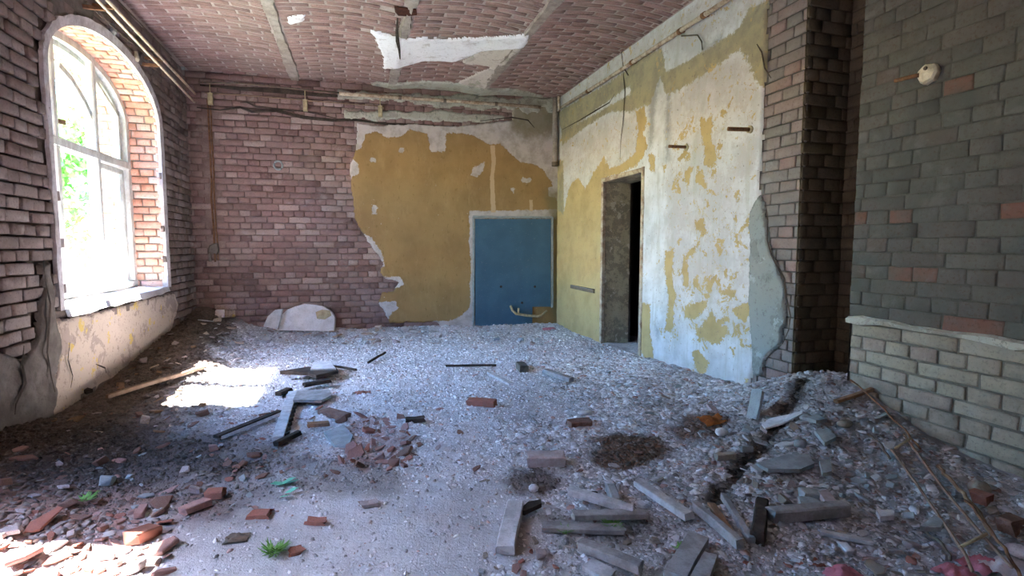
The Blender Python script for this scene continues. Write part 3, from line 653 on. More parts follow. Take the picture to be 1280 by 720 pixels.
PIER = PR([(940, 265), (952, 240), (956, 250), (962, 300), (968, 320), (976, 340), (984, 360), (985, 400), (978, 430), (968, 440), (960, 445), (955, 470), (944, 470), (938, 380)])
V, F, A = sheet(2.8, 3.4, .0, 1.9, .01, mR(XR), lambda U, W: np.minimum(sdpoly(U, W, PIER), 9), .03, .03, 33, 10, .004)
mk('plaster_remnant', V, F[:, ::-1], M['plaster_pier'], wr_, smooth=True)['label'] = 'grey green plaster patch on the wall end'
crack([onX(p, XR-.046) for p in ((957, 252), (960, 275), (959, 300), (964, 318), (972, 333), (980, 348), (983, 372), (988, 395), (986, 412), (978, 430))], .011, 'wall_crack', wr_, 'dark crack winding down the wall end')
crack([onX(p, XR-.030) for p in ((778, 70), (779, 90), (781, 115), (779, 150), (776, 175), (775, 202))], .008, 'wall_crack', wr_, 'dark hanging crack above the doorway')
crack([onX(p, XR-.030) for p in ((703, 162), (725, 150), (745, 138), (762, 128), (768, 118))], .010, 'wall_crack', wr_, 'dark slanting crack below the pipe')
crack([onX(p, XR-.030) for p in ((946, 55), (952, 65), (956, 85), (964, 98))], .009, 'wall_crack', wr_)
# wall end, niche, near wall
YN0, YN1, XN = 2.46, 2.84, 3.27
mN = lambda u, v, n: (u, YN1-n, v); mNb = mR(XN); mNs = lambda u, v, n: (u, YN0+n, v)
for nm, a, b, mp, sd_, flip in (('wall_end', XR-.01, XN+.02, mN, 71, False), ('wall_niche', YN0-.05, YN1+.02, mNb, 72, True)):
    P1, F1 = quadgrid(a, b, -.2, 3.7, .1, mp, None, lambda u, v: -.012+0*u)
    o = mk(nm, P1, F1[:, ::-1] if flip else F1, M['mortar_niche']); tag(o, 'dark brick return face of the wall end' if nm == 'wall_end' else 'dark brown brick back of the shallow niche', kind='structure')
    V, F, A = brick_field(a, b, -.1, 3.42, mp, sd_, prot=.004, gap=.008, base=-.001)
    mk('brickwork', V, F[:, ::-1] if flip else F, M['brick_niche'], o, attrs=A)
P1, F1 = quadgrid(YF-.3, YN0, -.2, 3.7, .06, mR(XR2), None, lambda u, v: -.012+0*u)
P2, F2 = quadgrid(XR2-.012, XN+.05, -.2, 3.7, .06, mNs, None)
P3, F3 = quadgrid(XR2-.012+.0, XN+.05, -.2, 3.7, .06, lambda u, v, n: (u, YN0-.0+0*u, v), None)
wn_ = mk('wall_right_near', np.concatenate([P1, P2]), np.concatenate([F1[:, ::-1], F2[:, ::-1]+len(P1)]), M['mortar_dark']); tag(wn_, 'near right wall, dark grey above and bare beige brick below', kind='structure')
LEDGE = .745
V, F, A = brick_field(YF, YN0, LEDGE+.02, 3.42, mR(XR2-.03), 81, prot=.001, rot=.002, gap=.004, LS=.27, base=-.001)
zz_ = V.reshape(-1, 12, 3)[:, 0, 2]; rr_ = np.random.RandomState(4).rand(len(zz_)); r0_ = A['rnd'].reshape(-1, 12)
r0_[(zz_ < 1.35) & (rr_ < .16)] = .99; r0_[(zz_ < 1.6) & (rr_ > .75)] = .17; A['rnd'] = r0_.ravel()
mk('upper_brickwork', V, F[:, ::-1], M['brick_dark'], wn_, attrs=A)['label'] = 'dark grey washed upper brickwork'
P1, F1 = quadgrid(YF, YN0-.004, LEDGE, 3.5, .06, mR(XR2-.03), None, lambda u, v: -.006+.004*fbm(u*7, v*7, 2))
mk('upper_mortar', P1, F1[:, ::-1], M['mortar_dark'], wn_)
P1, F1 = quadgrid(YF, YN0-.004, -.2, LEDGE, .06, mR(XR2), None, lambda u, v: 0.001+.003*fbm(u*7, v*7, 2))
mk('lower_mortar', P1, F1[:, ::-1], M['mortar_low'], wn_)
V, F, A = brick_field(YF, YN0, LEDGE-.08*11-.01, LEDGE-.01, mR(XR2), 82, prot=.006, rot=.006, gap=.010, LS=.29, miss=.003, base=.009)
mk('lower_brickwork', V, F[:, ::-1], M['brick_low'], wn_, attrs=A)['label'] = 'bare beige brickwork of the lower wall'
rs2 = random.Random(8); V = []; n = 60
for i in range(n):
    y = YF+(YN0-YF)*i/(n-1); j = rs2.uniform(-.012, .012); k = rs2.uniform(-.01, .01)
    V += [(XR2-.028, y, LEDGE+.03+k), (XR2-.052, y, LEDGE+.018+k), (XR2-.050+j*.4, y, LEDGE-.012+j), (XR2-.01, y, LEDGE-.02+j)]
mk('plaster_ledge', V, [(4*k+a, 4*k+4+a, 4*k+5+a, 4*k+1+a) for k in range(n-1) for a in (0, 1, 2)], M['plaster_green'], wn_)['label'] = 'pale broken plaster edge between upper and lower brickwork'

# --- doorway: jambs, frame, a bit of the dark room beyond
dr = empty('door_1', (XR, (DOOR[0]+DOOR[1])/2, 0)); tag(dr, 'open doorway with thick mottled jambs and no door leaf', kind='structure')
TH = .34
def sheetq(fm, a, b, c, d, mat, name, par, flip=False, dep=.01):
    P_, F_ = quadgrid(a, b, c, d, .03, fm, None, lambda u, v: dep*fbm(u*8, v*8, 41, 4)); return mk(name, P_, F_[:, ::-1] if flip else F_, mat, par, smooth=True)
sheetq(lambda u, v, n: (u, DOOR[1]-n-.005, v), XR-.02, XR+TH, -.1, DOOR[2]+.03, M['plaster_jamb'], 'jamb', dr)
sheetq(lambda u, v, n: (u, DOOR[0]+n+.005, v), XR-.02, XR+TH, -.1, DOOR[2]+.03, M['plaster_jamb'], 'jamb', dr, True)
sheetq(lambda u, v, n: (u, v, DOOR[2]-n-.005), XR-.02, XR+TH, DOOR[0], DOOR[1], M['plaster_jamb'], 'lintel', dr, True)
mb = MB(); x = XR-.012
mb.box((x, DOOR[0]-.015, -.05), (x, DOOR[0]-.015, DOOR[2]+.05), .05, .05, (0, 1, 0)); mb.box((x, DOOR[1]+.015, -.05), (x, DOOR[1]+.015, DOOR[2]+.05), .05, .05, (0, 1, 0)); mb.box((x, DOOR[0]-.04, DOOR[2]+.02), (x, DOOR[1]+.04, DOOR[2]+.02), .05, .05)
mb.build('door_frame', M['pipe'], dr)['label'] = 'thin tan timber door frame'
mb = MB(); mb.boxc((XR+TH, 3.0, -.12), (7.5, 9.5, -.02)); o = mb.build('floor_beyond', M['concrete']); tag(o, 'dusty floor of the dark room beyond the doorway', kind='structure')
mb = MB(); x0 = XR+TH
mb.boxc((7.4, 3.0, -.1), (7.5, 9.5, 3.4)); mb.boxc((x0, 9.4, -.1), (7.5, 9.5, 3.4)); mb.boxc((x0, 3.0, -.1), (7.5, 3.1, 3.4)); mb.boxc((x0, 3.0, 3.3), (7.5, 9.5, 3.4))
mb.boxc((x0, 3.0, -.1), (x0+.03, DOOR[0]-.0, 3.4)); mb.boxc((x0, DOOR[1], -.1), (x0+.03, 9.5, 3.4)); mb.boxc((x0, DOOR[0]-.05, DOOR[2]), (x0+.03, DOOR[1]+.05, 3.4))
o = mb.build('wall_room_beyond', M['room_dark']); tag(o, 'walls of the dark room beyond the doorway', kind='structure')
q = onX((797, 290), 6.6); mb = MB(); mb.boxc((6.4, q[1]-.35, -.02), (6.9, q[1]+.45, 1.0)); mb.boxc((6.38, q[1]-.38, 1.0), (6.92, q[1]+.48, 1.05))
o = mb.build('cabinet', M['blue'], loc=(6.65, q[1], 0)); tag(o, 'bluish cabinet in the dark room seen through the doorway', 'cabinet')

# --- front wall behind the camera, ceiling
P1, F1 = quadgrid(XL-.1, XR2+.1, -.2, 3.7, .1, lambda u, v, n: (u, YF+0*u, v)); o = mk('wall_front', P1, F1[:, ::-1], M['plaster_grey']); tag(o, 'wall behind the camera', kind='structure')
BEAMS = [(-1.95, 0), (-.68, 1), (.53, 1), (1.73, 1), (2.93, 0)]
bx_ = np.array([b[0] for b in BEAMS])
def vault(x):
    i = np.clip(np.searchsorted(bx_, x)-1, 0, 3); a = bx_[i]; b = bx_[i+1]; t = (x-a)/(b-a)*2-1
    return .045*np.clip(1-t*t, 0, 1)
mC = lambda u, v, n: (u, v, ZC+vault(u)-n)
HOLE = onZ((505, 14), ZC)
P1, F1 = quadgrid(XL-.3, XN+.3, YF-.2, 7.7, .06, mC, None, lambda u, v: -.001+.003*fbm(u*9, v*9, 7))
P2 = np.array([(XLo-.35, YF-.4, 3.62), (XN+.3, YF-.4, 3.62), (XN+.3, 8, 3.62), (XLo-.35, 8, 3.62)]); 
cl = mk('ceiling', np.concatenate([P1, P2]), np.concatenate([F1[:, ::-1], np.array([[0, 1, 2, 3]])+len(P1)]), M['mortar_ceiling']); tag(cl, 'shallow brick cap vaults between plastered iron beams', kind='structure')
CP1 = PC([(462, 41), (500, 46), (560, 52), (610, 50), (664, 41), (657, 57), (605, 65), (572, 80), (530, 78), (505, 82), (480, 86), (476, 66)])
CP2 = PC([(515, 38), (500, 30), (560, 50), (664, 40), (680, 20), (690, -5), (672, 0), (650, 30), (610, 44), (560, 46)])
CP3 = PC([(605, 64), (658, 56), (622, 88), (607, 110), (570, 108), (600, 92), (612, 85), (575, 82)])
CP4 = PC([(455, 112), (470, 104), (530, 104), (600, 108), (660, 118), (700, 128), (720, 118), (740, 100), (830, 62), (845, 36), (880, 18), (925, -10), (1000, -60), (1060, -50), (900, 60), (700, 150), (440, 140)])
CP5 = PC([(357, 22), (380, 22), (383, 30), (360, 32)])
PRm = NT('tmp'); bpy.data.materials.remove(PRm.m)
cp_all = [CP1, CP3, CP4]
def keepC(u, v, L):
    k = np.hypot(u-HOLE[0], v-HOLE[1]) > .14
    for b in bx_[1:4]: k &= np.abs(u-b)-L/2 > .035
    for p in cp_all: k &= sdpoly(u, v, p) < .03
    return k
parts = []
for i in range(4): parts.append(brick_field(bx_[i]+.05, bx_[i+1]-.05, YF, 7.5, mC, 90+i, bond='run', H=.082, LS=.30, gap=.018, keep=keepC, prot=.002, rot=.003, base=.004))
V, F, A = joinf(parts)
mk('vault_brickwork', V, F[:, ::-1], M['brick_ceiling'], cl, attrs=A)
for nm, poly, m, th, lab in (('ceiling_plaster', CP1, 'plaster_white', .03, 'bright white plaster patch left on the ceiling'), ('ceiling_plaster', CP3, 'plaster_ceiling', .018, 'beige plaster patch beside the white one'), ('ceiling_plaster', CP4, 'plaster_green', .03, 'pale greenish plaster along the ceiling edge'), ('ceiling_plaster', CP5, 'plaster_white', .02, 'small white scrap of ceiling plaster')):
    pa = np.array(poly); lo = pa.min(0)-.05; hi = pa.max(0)+.05; lo = np.maximum(lo, (XL, YF)); hi = np.minimum(hi, (XR2+.02, 7.5))
    V, F, A = sheet(lo[0], hi[0], lo[1], hi[1], .015, mC, lambda U, W: sdpoly(U, W, poly), th, .035, 44, 8, .004)
    mk(nm, V, F[:, ::-1], M[m], cl, smooth=True)['label'] = lab
rs = random.Random(17)
for k, b in enumerate(bx_[1:4]):
    n = 120; V = []
    for i in range(n):
        y = YF+(7.5-YF)*i/(n-1); wd = .05+rs.uniform(-.010, .010)+(.012*sin(y*3+k)); j = rs.uniform(-.004, .004)
        if k == 1 and abs(y-HOLE[1]) < .12: wd = .02
        V += [(b-wd-.012, y, ZC+.02), (b-wd, y, ZC-.012+j), (b+wd, y, ZC-.012-j), (b+wd+.012, y, ZC+.02)]
    o = mk('trim_%d' % (k+1), V, [(4*i+a, 4*i+1+a, 4*i+5+a, 4*i+4+a) for i in range(n-1) for a in (0, 1, 2)], M['concrete']); tag(o, ['left', 'middle', 'right'][k]+' plastered ceiling beam running to the far wall', kind='structure')
mb = MB(); mb.add(*disc((HOLE[0], HOLE[1], ZC-.0), (0, 0, -1), .10, .012, 7, .3, rs)); o = mb.build('ceiling_hole', M['hole'], cl, smooth=False); o['label'] = 'rusty broken hole at the middle beam'
crack([onZ(p, ZC-.035) for p in ((497, 22), (496, 38), (497, 52), (499, 62), (500, 74))], .02, 'ceiling_crack', cl, 'dark crack from the hole across the white patch')

# --- floor: rubble covered
REG = {}
def fp(pts): return [tuple(FL(p)[:2]) for p in pts]
REG['rust1'] = fp([(740, 560), (765, 545), (800, 543), (835, 550), (835, 570), (800, 580), (760, 588), (745, 575)])
REG['rust2'] = fp([(835, 535), (865, 520), (890, 515), (915, 520), (918, 535), (895, 548), (850, 552)])
REG['dark1'] = fp([(625, 602), (640, 588), (672, 585), (700, 590), (705, 602), (690, 615), (650, 618)])
REG['leafy'] = fp([(360, 575), (440, 570), (500, 590), (500, 615), (420, 620), (360, 612)])
REG['redc'] = fp([(430, 530), (470, 520), (520, 545), (510, 570), (450, 590), (420, 575)])
REG['duff'] = fp([(680, 640), (800, 640), (830, 660), (780, 690), (690, 680)])
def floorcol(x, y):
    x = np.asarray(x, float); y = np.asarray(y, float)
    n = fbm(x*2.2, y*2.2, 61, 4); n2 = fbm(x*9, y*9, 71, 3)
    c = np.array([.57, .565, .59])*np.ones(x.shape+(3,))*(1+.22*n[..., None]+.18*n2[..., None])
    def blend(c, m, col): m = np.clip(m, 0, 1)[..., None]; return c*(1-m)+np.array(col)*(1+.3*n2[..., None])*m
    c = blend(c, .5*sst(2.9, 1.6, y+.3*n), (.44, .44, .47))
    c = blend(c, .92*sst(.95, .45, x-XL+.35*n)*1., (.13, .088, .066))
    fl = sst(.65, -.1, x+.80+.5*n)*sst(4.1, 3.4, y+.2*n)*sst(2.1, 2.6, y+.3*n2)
    c = blend(c, .92*fl, (.075, .055, .05))  # dark brown debris; the shade lying here is put into the colour too
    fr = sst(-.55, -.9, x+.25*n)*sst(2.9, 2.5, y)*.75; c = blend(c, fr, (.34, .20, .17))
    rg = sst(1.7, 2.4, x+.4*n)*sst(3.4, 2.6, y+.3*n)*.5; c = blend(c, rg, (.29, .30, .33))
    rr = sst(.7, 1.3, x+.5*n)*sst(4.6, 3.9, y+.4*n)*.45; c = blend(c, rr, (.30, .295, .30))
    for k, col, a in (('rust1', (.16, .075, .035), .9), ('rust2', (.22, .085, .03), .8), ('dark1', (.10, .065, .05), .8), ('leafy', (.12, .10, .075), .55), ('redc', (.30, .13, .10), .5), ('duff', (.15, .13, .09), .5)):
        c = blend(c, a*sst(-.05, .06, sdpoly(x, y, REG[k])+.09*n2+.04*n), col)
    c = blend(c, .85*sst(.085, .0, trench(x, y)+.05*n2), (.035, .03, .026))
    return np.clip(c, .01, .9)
def fgrid(x0, x1, y0, y1, r):
    nx = int((x1-x0)/r)+1; ny = int((y1-y0)/r)+1
    X_, Y_g = np.meshgrid(np.linspace(x0, x1, nx), np.linspace(y0, y1, ny), indexing='ij'); return X_, Y_g
X_, Yg = fgrid(XL-.05, XN+.25, .9, 7.5, .0175)
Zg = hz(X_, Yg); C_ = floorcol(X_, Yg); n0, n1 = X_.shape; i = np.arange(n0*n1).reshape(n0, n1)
F = np.stack([i[:-1, :-1], i[1:, :-1], i[1:, 1:], i[:-1, 1:]], -1).reshape(-1, 4)
X2, Y2 = fgrid(XL-.05, XN+.25, YF-.1, .9, .08); Z2 = hz(X2, Y2, False); C2 = floorcol(X2, Y2); m0, m1 = X2.shape; j = np.arange(m0*m1).reshape(m0, m1)
F2 = np.stack([j[:-1, :-1], j[1:, :-1], j[1:, 1:], j[:-1, 1:]], -1).reshape(-1, 4)+n0*n1
V = np.concatenate([np.stack([X_, Yg, Zg], -1).reshape(-1, 3), np.stack([X2, Y2, Z2], -1).reshape(-1, 3)])
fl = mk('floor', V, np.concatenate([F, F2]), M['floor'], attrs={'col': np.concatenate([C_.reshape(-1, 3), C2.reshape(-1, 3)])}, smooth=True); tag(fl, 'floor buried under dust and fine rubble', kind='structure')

# --- gravel: nobody could count it
def bits(n, seed, place, smin, smax, flat, colf, name, label, cat='gravel'):
    rs = np.random.RandomState(seed); x, y = place(rs, n); n = len(x)
    d = np.hypot(x, y); s = (smin+(smax-smin)*rs.rand(n)**3)*np.clip(.55+d*.12, .6, 1.5)
    T = np.array([(1, 0, 0), (.2, .9, 0), (-.9, .45, 0), (-.7, -.7, 0), (.3, -.95, 0), (.7, .1, .9), (-.1, .6, 1), (-.5, -.4, .85), (.3, -.5, 1.)])
    F = [(0, 1, 6, 5), (1, 2, 6, 6), (2, 3, 7, 6), (3, 4, 8, 7), (4, 0, 5, 8), (5, 6, 7, 8)]
    V = T[None]*(1+rs.uniform(-.35, .35, (n, 9, 3))); V[:, :, 2] *= (flat*(.5+rs.rand(n)))[:, None]; V[:, :5, 2] -= .25
    V = V*s[:, None, None]; tx = rs.uniform(-.5, .5, n); ty = rs.uniform(-.5, .5, n)
    V[:, :, 2] += V[:, :, 0]*tx[:, None]+V[:, :, 1]*ty[:, None]; V[:, :, 0] *= (1+rs.rand(n)*.9)[:, None]
    a = rs.rand(n)*2*pi; ca, sa = np.cos(a)[:, None], np.sin(a)[:, None]
    P_ = np.stack([V[:, :, 0]*ca-V[:, :, 1]*sa+x[:, None], V[:, :, 0]*sa+V[:, :, 1]*ca+y[:, None], V[:, :, 2]+(hz(x, y)+s*.12)[:, None]], -1)
    c = colf(rs, x, y); tri = []
    for f in F: tri += [(f[0], f[1], f[2]), (f[0], f[2], f[3])] if f[2] != f[3] else [(f[0], f[1], f[2])]
    F = (np.array(tri)[None]+9*np.arange(n)[:, None, None]).reshape(-1, 3)
    o = mk(name, P_.reshape(-1, 3), F, M['gravel'], attrs={'col': np.repeat(c, 9, 0)}); tag(o, label, cat, kind='stuff'); return o
def inroom(x, y): return (x > XL+.03) & (x < np.where(y < YN0, XR2-.04, np.where(y < YN1, XN-.05, XR-.03))) & (y < ybk(x)-.03)
def pl_all(rs, n):
    r = 1.45+6.6*rs.rand(n*2)**1.15; a = rs.uniform(-.95, 1.35, n*2); x = r*np.sin(a); y = r*np.cos(a)
    k = inroom(x, y) & (y > .9)
    smooth = sst(.25, -.15, np.hypot((x+.15)/1.15, (y-2.1)/.6)-.75); k &= rs.rand(n*2) > .82*smooth
    return x[k], y[k]
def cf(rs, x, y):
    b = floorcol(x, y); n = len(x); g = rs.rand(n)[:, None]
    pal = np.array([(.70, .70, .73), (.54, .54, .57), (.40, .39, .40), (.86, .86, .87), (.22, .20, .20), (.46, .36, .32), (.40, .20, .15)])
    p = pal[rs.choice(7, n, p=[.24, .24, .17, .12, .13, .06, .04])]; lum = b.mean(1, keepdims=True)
    f = np.clip((lum/.46)**1.3, .12, 1.1)  # grit darkens with the floor colour, painted shade at front left included
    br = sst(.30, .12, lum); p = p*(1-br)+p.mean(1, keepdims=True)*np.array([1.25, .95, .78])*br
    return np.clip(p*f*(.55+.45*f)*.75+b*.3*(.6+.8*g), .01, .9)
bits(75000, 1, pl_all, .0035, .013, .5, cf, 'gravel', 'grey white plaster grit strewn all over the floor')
def pl_heap(rs, n):
    x = np.r_[rs.uniform(1.6, 2.9, n), rs.uniform(XL, -.7, n), rs.uniform(.8, 3.1, n)]; y = np.r_[rs.uniform(3.0, 5.0, n), rs.uniform(2.2, 7.2, n), rs.uniform(1.4, 3.2, n)]
    k = inroom(x, y) & (rs.rand(3*n) < np.r_[sst(-.4, .5, (x[:n]-1.7)-(y[:n]-3.4)*.1), sst(1.2, .3, x[n:2*n]-XL)*.7+.15, .4+.6*sst(.8, 2.2, x[2*n:])]); return x[k], y[k]
bits(14000, 2, pl_heap, .006, .025, .25, cf, 'plaster_chips', 'flat grey plaster chips heaped along the side walls', 'rubble')

# ================================================================== COUNTABLE RUBBLE
def frag(seed, kind):
    rs = random.Random(seed)
    if kind == 'block':
        a, b, c = rs.uniform(.5, 1.0), rs.uniform(.4, .65), rs.uniform(.3, .45)
        V = [(sx*a*rs.uniform(.72, 1.05), sy*b*rs.uniform(.75, 1.05), sz*c*rs.uniform(.8, 1.05)) for sz in (-1, 1) for sy in (-1, 1) for sx in (-1, 1)]
        me = bpy.data.meshes.new('x'); import bmesh
        bm = bmesh.new(); vs_ = [bm.verts.new(v) for v in V]
        for _ in range(2): 
            i = rs.randrange(8); vs_[i].co *= rs.uniform(.45, .75)
        bmesh.ops.convex_hull(bm, input=bm.verts[:])
        bmesh.ops.bevel(bm, geom=bm.edges[:], offset=.06, segments=1, affect='EDGES')
        V = [v.co[:] for v in bm.verts]; bm.verts.index_update(); F = [[v.index for v in f.verts] for f in bm.faces]; bm.free(); bpy.data.meshes.remove(me)
        return np.array(V), F
    n = rs.randint(5, 8); th = rs.uniform(.10, .18) if kind == 'slab' else rs.uniform(.05, .09)
    an = sorted(2*pi*(i+rs.uniform(-.32, .32))/n for i in range(n)); ra = [rs.uniform(.6, 1.1) for _ in an]; asp = rs.uniform(.5, .85)
    ring = lambda k, z: [(r*cos(t)*k, r*sin(t)*k*asp, z+rs.uniform(-.02, .02)) for r, t in zip(ra, an)]
    R = [ring(.95, -th), ring(1., -th*.3), ring(.98, th*.5), ring(.88, th)]; V = sum(R, [])
    F = [tuple(range(n))[::-1], tuple(range(3*n, 4*n))]
    for k in range(3):
        for i in range(n): j = (i+1) % n; F.append((k*n+i, k*n+j, k*n+n+j, k*n+n+i))
    return np.array(V), F
LIB = {}
def lib(kind, mat, var):
    k = (kind, mat, var % 7)
    if k not in LIB: V, F = frag(hash(kind) % 1 + var*13+len(kind), kind); LIB[k] = mesh_data(kind, V, F, M[mat])
    return LIB[k]
def put_frag(name, kind, mat, x, y, size, rs, label, cat, group=None, tilt=.25, lift=.2):
    o = bpy.data.objects.new(name, lib(kind, mat, rs.randrange(7))); COL.objects.link(o)
    o.scale = (size, size*rs.uniform(.75, 1.1), size*rs.uniform(.8, 1.2))
    o.rotation_euler = (rs.uniform(-tilt, tilt), rs.uniform(-tilt, tilt), rs.uniform(0, 2*pi))
    o.location = (x, y, float(hz(x, y))+size*lift*(1.2 if kind == 'block' else .8)); tag(o, label, cat, group); return o
rs = random.Random(77); taken = []
def free(x, y, r):
    for a, b, c in taken:
        if (a-x)**2+(b-y)**2 < (c+r)**2*.72: return False
    taken.append((x, y, r)); return True
SCAT = []
def scatter(n, box, name, kinds, mats, s0, s1, where, noun, group, dens=None, tilt=.25, pw=1.6):
    c = 0; t = 0
    while c < n and t < n*14:
        t += 1; px, py = rs.uniform(box[0], box[2]), rs.uniform(box[1], box[3])
        if dens and not dens(px, py): continue
        q = FL((px, py)); s = s0+(s1-s0)*rs.random()**pw
        if not bool(inroom(np.array(q[0]-s), np.array(q[1]))) or not bool(inroom(np.array(q[0]+s), np.array(q[1]+s*.6))) or not free(q[0], q[1], s*.8): continue
        k = rs.choice(kinds); m = rs.choice(mats); o = put_frag(name, k, m, q[0], q[1], s, rs, None, name.replace('_', ' '), group, tilt)
        SCAT.append((o, k, m, (s-s0)/(s1-s0), q, noun, group)); c += 1
TONE = {'brick_rose': 'rose', 'brick_red': 'red', 'brick_brown': 'dark brown', 'brick_dust': 'dusty pink', 'plaster_flake': 'blue grey', 'plaster_chunk': 'whitish', 'brick_low': 'beige', 'plaster_left': 'cream', 'wood_brown': 'brown'}
def label_scatter():
    marks = [(o['mark'], np.array(o.location)) for o in bpy.data.objects if 'mark' in o.keys()]; by = {}
    cf_ = np.array((sin(YAW), cos(YAW))); cr = np.array((cos(YAW), -sin(YAW)))
    for o, k, m, f, q, noun, g in SCAT:
        nm, p = min(marks, key=lambda a: np.hypot(a[1][0]-q[0], a[1][1]-q[1])); d = (q-p)[:2]; r_, f_ = float(d@cr), float(d@cf_)
        rel = ('right of' if r_ > 0 else 'left of') if abs(r_) > abs(f_) else ('behind' if f_ > 0 else 'in front of')
        lab = '%s %s %s %s %s %s' % ('large' if f > .45 else 'medium' if f > .15 else 'small', TONE[m], {'slab': 'flat-topped', 'flake': 'thin', 'block': 'chunky'}[k], noun, rel, nm)
        by.setdefault(lab, []).append((o, q))
    for lab, L in by.items():
        n = len(L); L.sort(key=lambda a: float(a[1][:2]@cf_))
        for i, (o, q) in enumerate(L):
            o['label'] = lab if n == 1 else lab+(', ' + (['nearer', 'farther'][i]+' of two' if n == 2 else ['nearest', 'middle', 'farthest'][i]+' of three' if n == 3 else ['nearest', 'second nearest', 'third nearest', 'fourth nearest', 'fifth nearest', 'sixth nearest'][min(i, 5)]))
            if len(o['label'].split()) > 16: o['label'] = ' '.join(o['label'].split()[:16])
    for o in bpy.data.objects:
        if 'mark' in o.keys(): del o['mark']
# ---- named pieces first ------------------------------------------------
def rbrick(name, p, q, wd, th, mat, label, cat='brick', up_=None, lift=0., jag=.004):
    a = FL(p); b = FL(q); mb = MB(); l = np.array((0, 0, th/2+lift)); mb.box(a+l, b+l, wd, th, (0, 0, 1), .12, jag, random.Random(int(p[0])))
    o = mb.build(name, M[mat], loc=(a+b)/2); tag(o, label, cat); taken.append(((a+b)[0]/2, (a+b)[1]/2, max(np.linalg.norm(b-a)/2, wd/2)*.8)); return o
rbrick('brick', (659, 581), (705, 580), .105, .06, 'brick_dust', 'whole dusty pinkish brick lying in the middle of the near floor')
rbrick('brick_fragment', (585, 506), (619, 508), .09, .045, 'brick_red', 'wedge shaped orange red brick piece alone on the mid floor', 'brick fragment')
rbrick('brick_fragment', (404, 516), (432, 523), .10, .03, 'brick_brown', 'dark reddish tile piece on the grey patch beside the serrated plank', 'brick fragment')
rbrick('brick_fragment', (507, 528), (531, 526), .06, .03, 'wood_dark', 'blackish sliver of tile right of the red rubble cluster', 'brick fragment')
rbrick('brick_fragment', (712, 533), (738, 530), .09, .035, 'brick_brown', 'dark brown tile piece under a small white stone', 'brick fragment')
rbrick('brick_fragment', (312, 646), (338, 645), .06, .02, 'brick_red', 'flat red brick flake on the smooth dust left of centre', 'brick fragment')
rbrick('brick_fragment', (385, 653), (408, 655), .045, .018, 'brick_red', 'small orange brick flake on the smooth near dust', 'brick fragment')
rbrick('brick_fragment', (257, 622), (278, 621), .06, .035, 'brick_red', 'rounded orange brick lump at the edge of the dark debris', 'brick fragment')
rbrick('brick_fragment', (228, 643), (260, 631), .05, .03, 'brick_rose', 'long rose brick piece just below the orange lump', 'brick fragment')
rbrick('brick_fragment', (450, 635), (472, 630), .045, .02, 'brick_dust', 'pale pink flat brick bit right of the green plastic', 'brick fragment')
rbrick('brick_fragment', (362, 692), (378, 688), .05, .015, 'brick_red', 'small pink red flake beside the little weed', 'brick fragment')
rbrick('brick', (1000, 637), (1026, 641), .075, .05, 'plaster_flake', 'short blue grey block above the thick horizontal timber', 'block')
rbrick('brick', (1003, 624), (1025, 626), .07, .045, 'plaster_flake', 'blue grey block lying just behind the short block', 'block')
rbrick('brick', (1028, 624), (1040, 640), .06, .045, 'brick_dust', 'upright dusty block with a red corner beside the short grey blocks', 'block')
rbrick('brick', (897, 575), (917, 574), .045, .035, 'brick_low', 'small beige half brick near the dark trench', 'block')
rbrick('brick_fragment', (1217, 625), (1236, 632), .06, .05, 'brick_red', 'orange red brick lump at the foot of the beige wall', 'brick fragment')
rbrick('brick', (1250, 660), (1272, 668), .09, .06, 'brick_brown', 'brown brick half buried at the foot of the near right wall', 'brick')
rbrick('brick', (275, 397), (305, 397), .12, .10, 'plaster_left', 'beige chunk of masonry on the heap in the far left corner', 'masonry chunk')
rbrick('stone', (655, 466), (650, 461), .09, .07, 'iron', 'small dark grey block standing alone on the far floor', 'stone')
# stones
def stone(p, r, mat, label, flat=.6, cat='stone'):
    q = FL(p); rr = random.Random(int(p[0]*3+p[1])); V = []; F = []
    nu, nv = 9, 6
    for i in range(nv+1):
        for j in range(nu):
            t = pi*i/nv; a = 2*pi*j/nu; k = 1+rr.uniform(-.10, .10); V.append((q[0]+r*sin(t)*cos(a)*k*1.2, q[1]+r*sin(t)*sin(a)*k*.9, q[2]+r*flat*.75+r*flat*cos(t)*k))
    for i in range(nv):
        for j in range(nu): F.append((i*nu+j, i*nu+(j+1) % nu, (i+1)*nu+(j+1) % nu, (i+1)*nu+j))
    o = mk('stone', V, F, M[mat], loc=q, smooth=True); tag(o, label, cat); taken.append((q[0], q[1], r))
stone((731, 518), .045, 'plaster_chunk', 'flat white stone on the mid floor beside the brown tile', .35)
stone((902, 544), .038, 'plaster_chunk', 'pale rounded stone right below the orange clay lump', .7)
stone((1000, 558), .034, 'plaster_flake', 'pale round pebble among the grey flakes by the wall end', .7)
stone((1056, 533), .042, 'brick_low', 'oval tan stone at the mouth of the niche', .5)
stone((1008, 525), .035, 'plaster_flake', 'smooth grey stone at the foot of the wall end', .6)
stone((667, 614), .022, 'plaster_chunk', 'small white lump below the whole brick', .9)
stone((1224, 617), .045, 'brick_low', 'buff cobble beside the orange lump by the beige wall', .7)
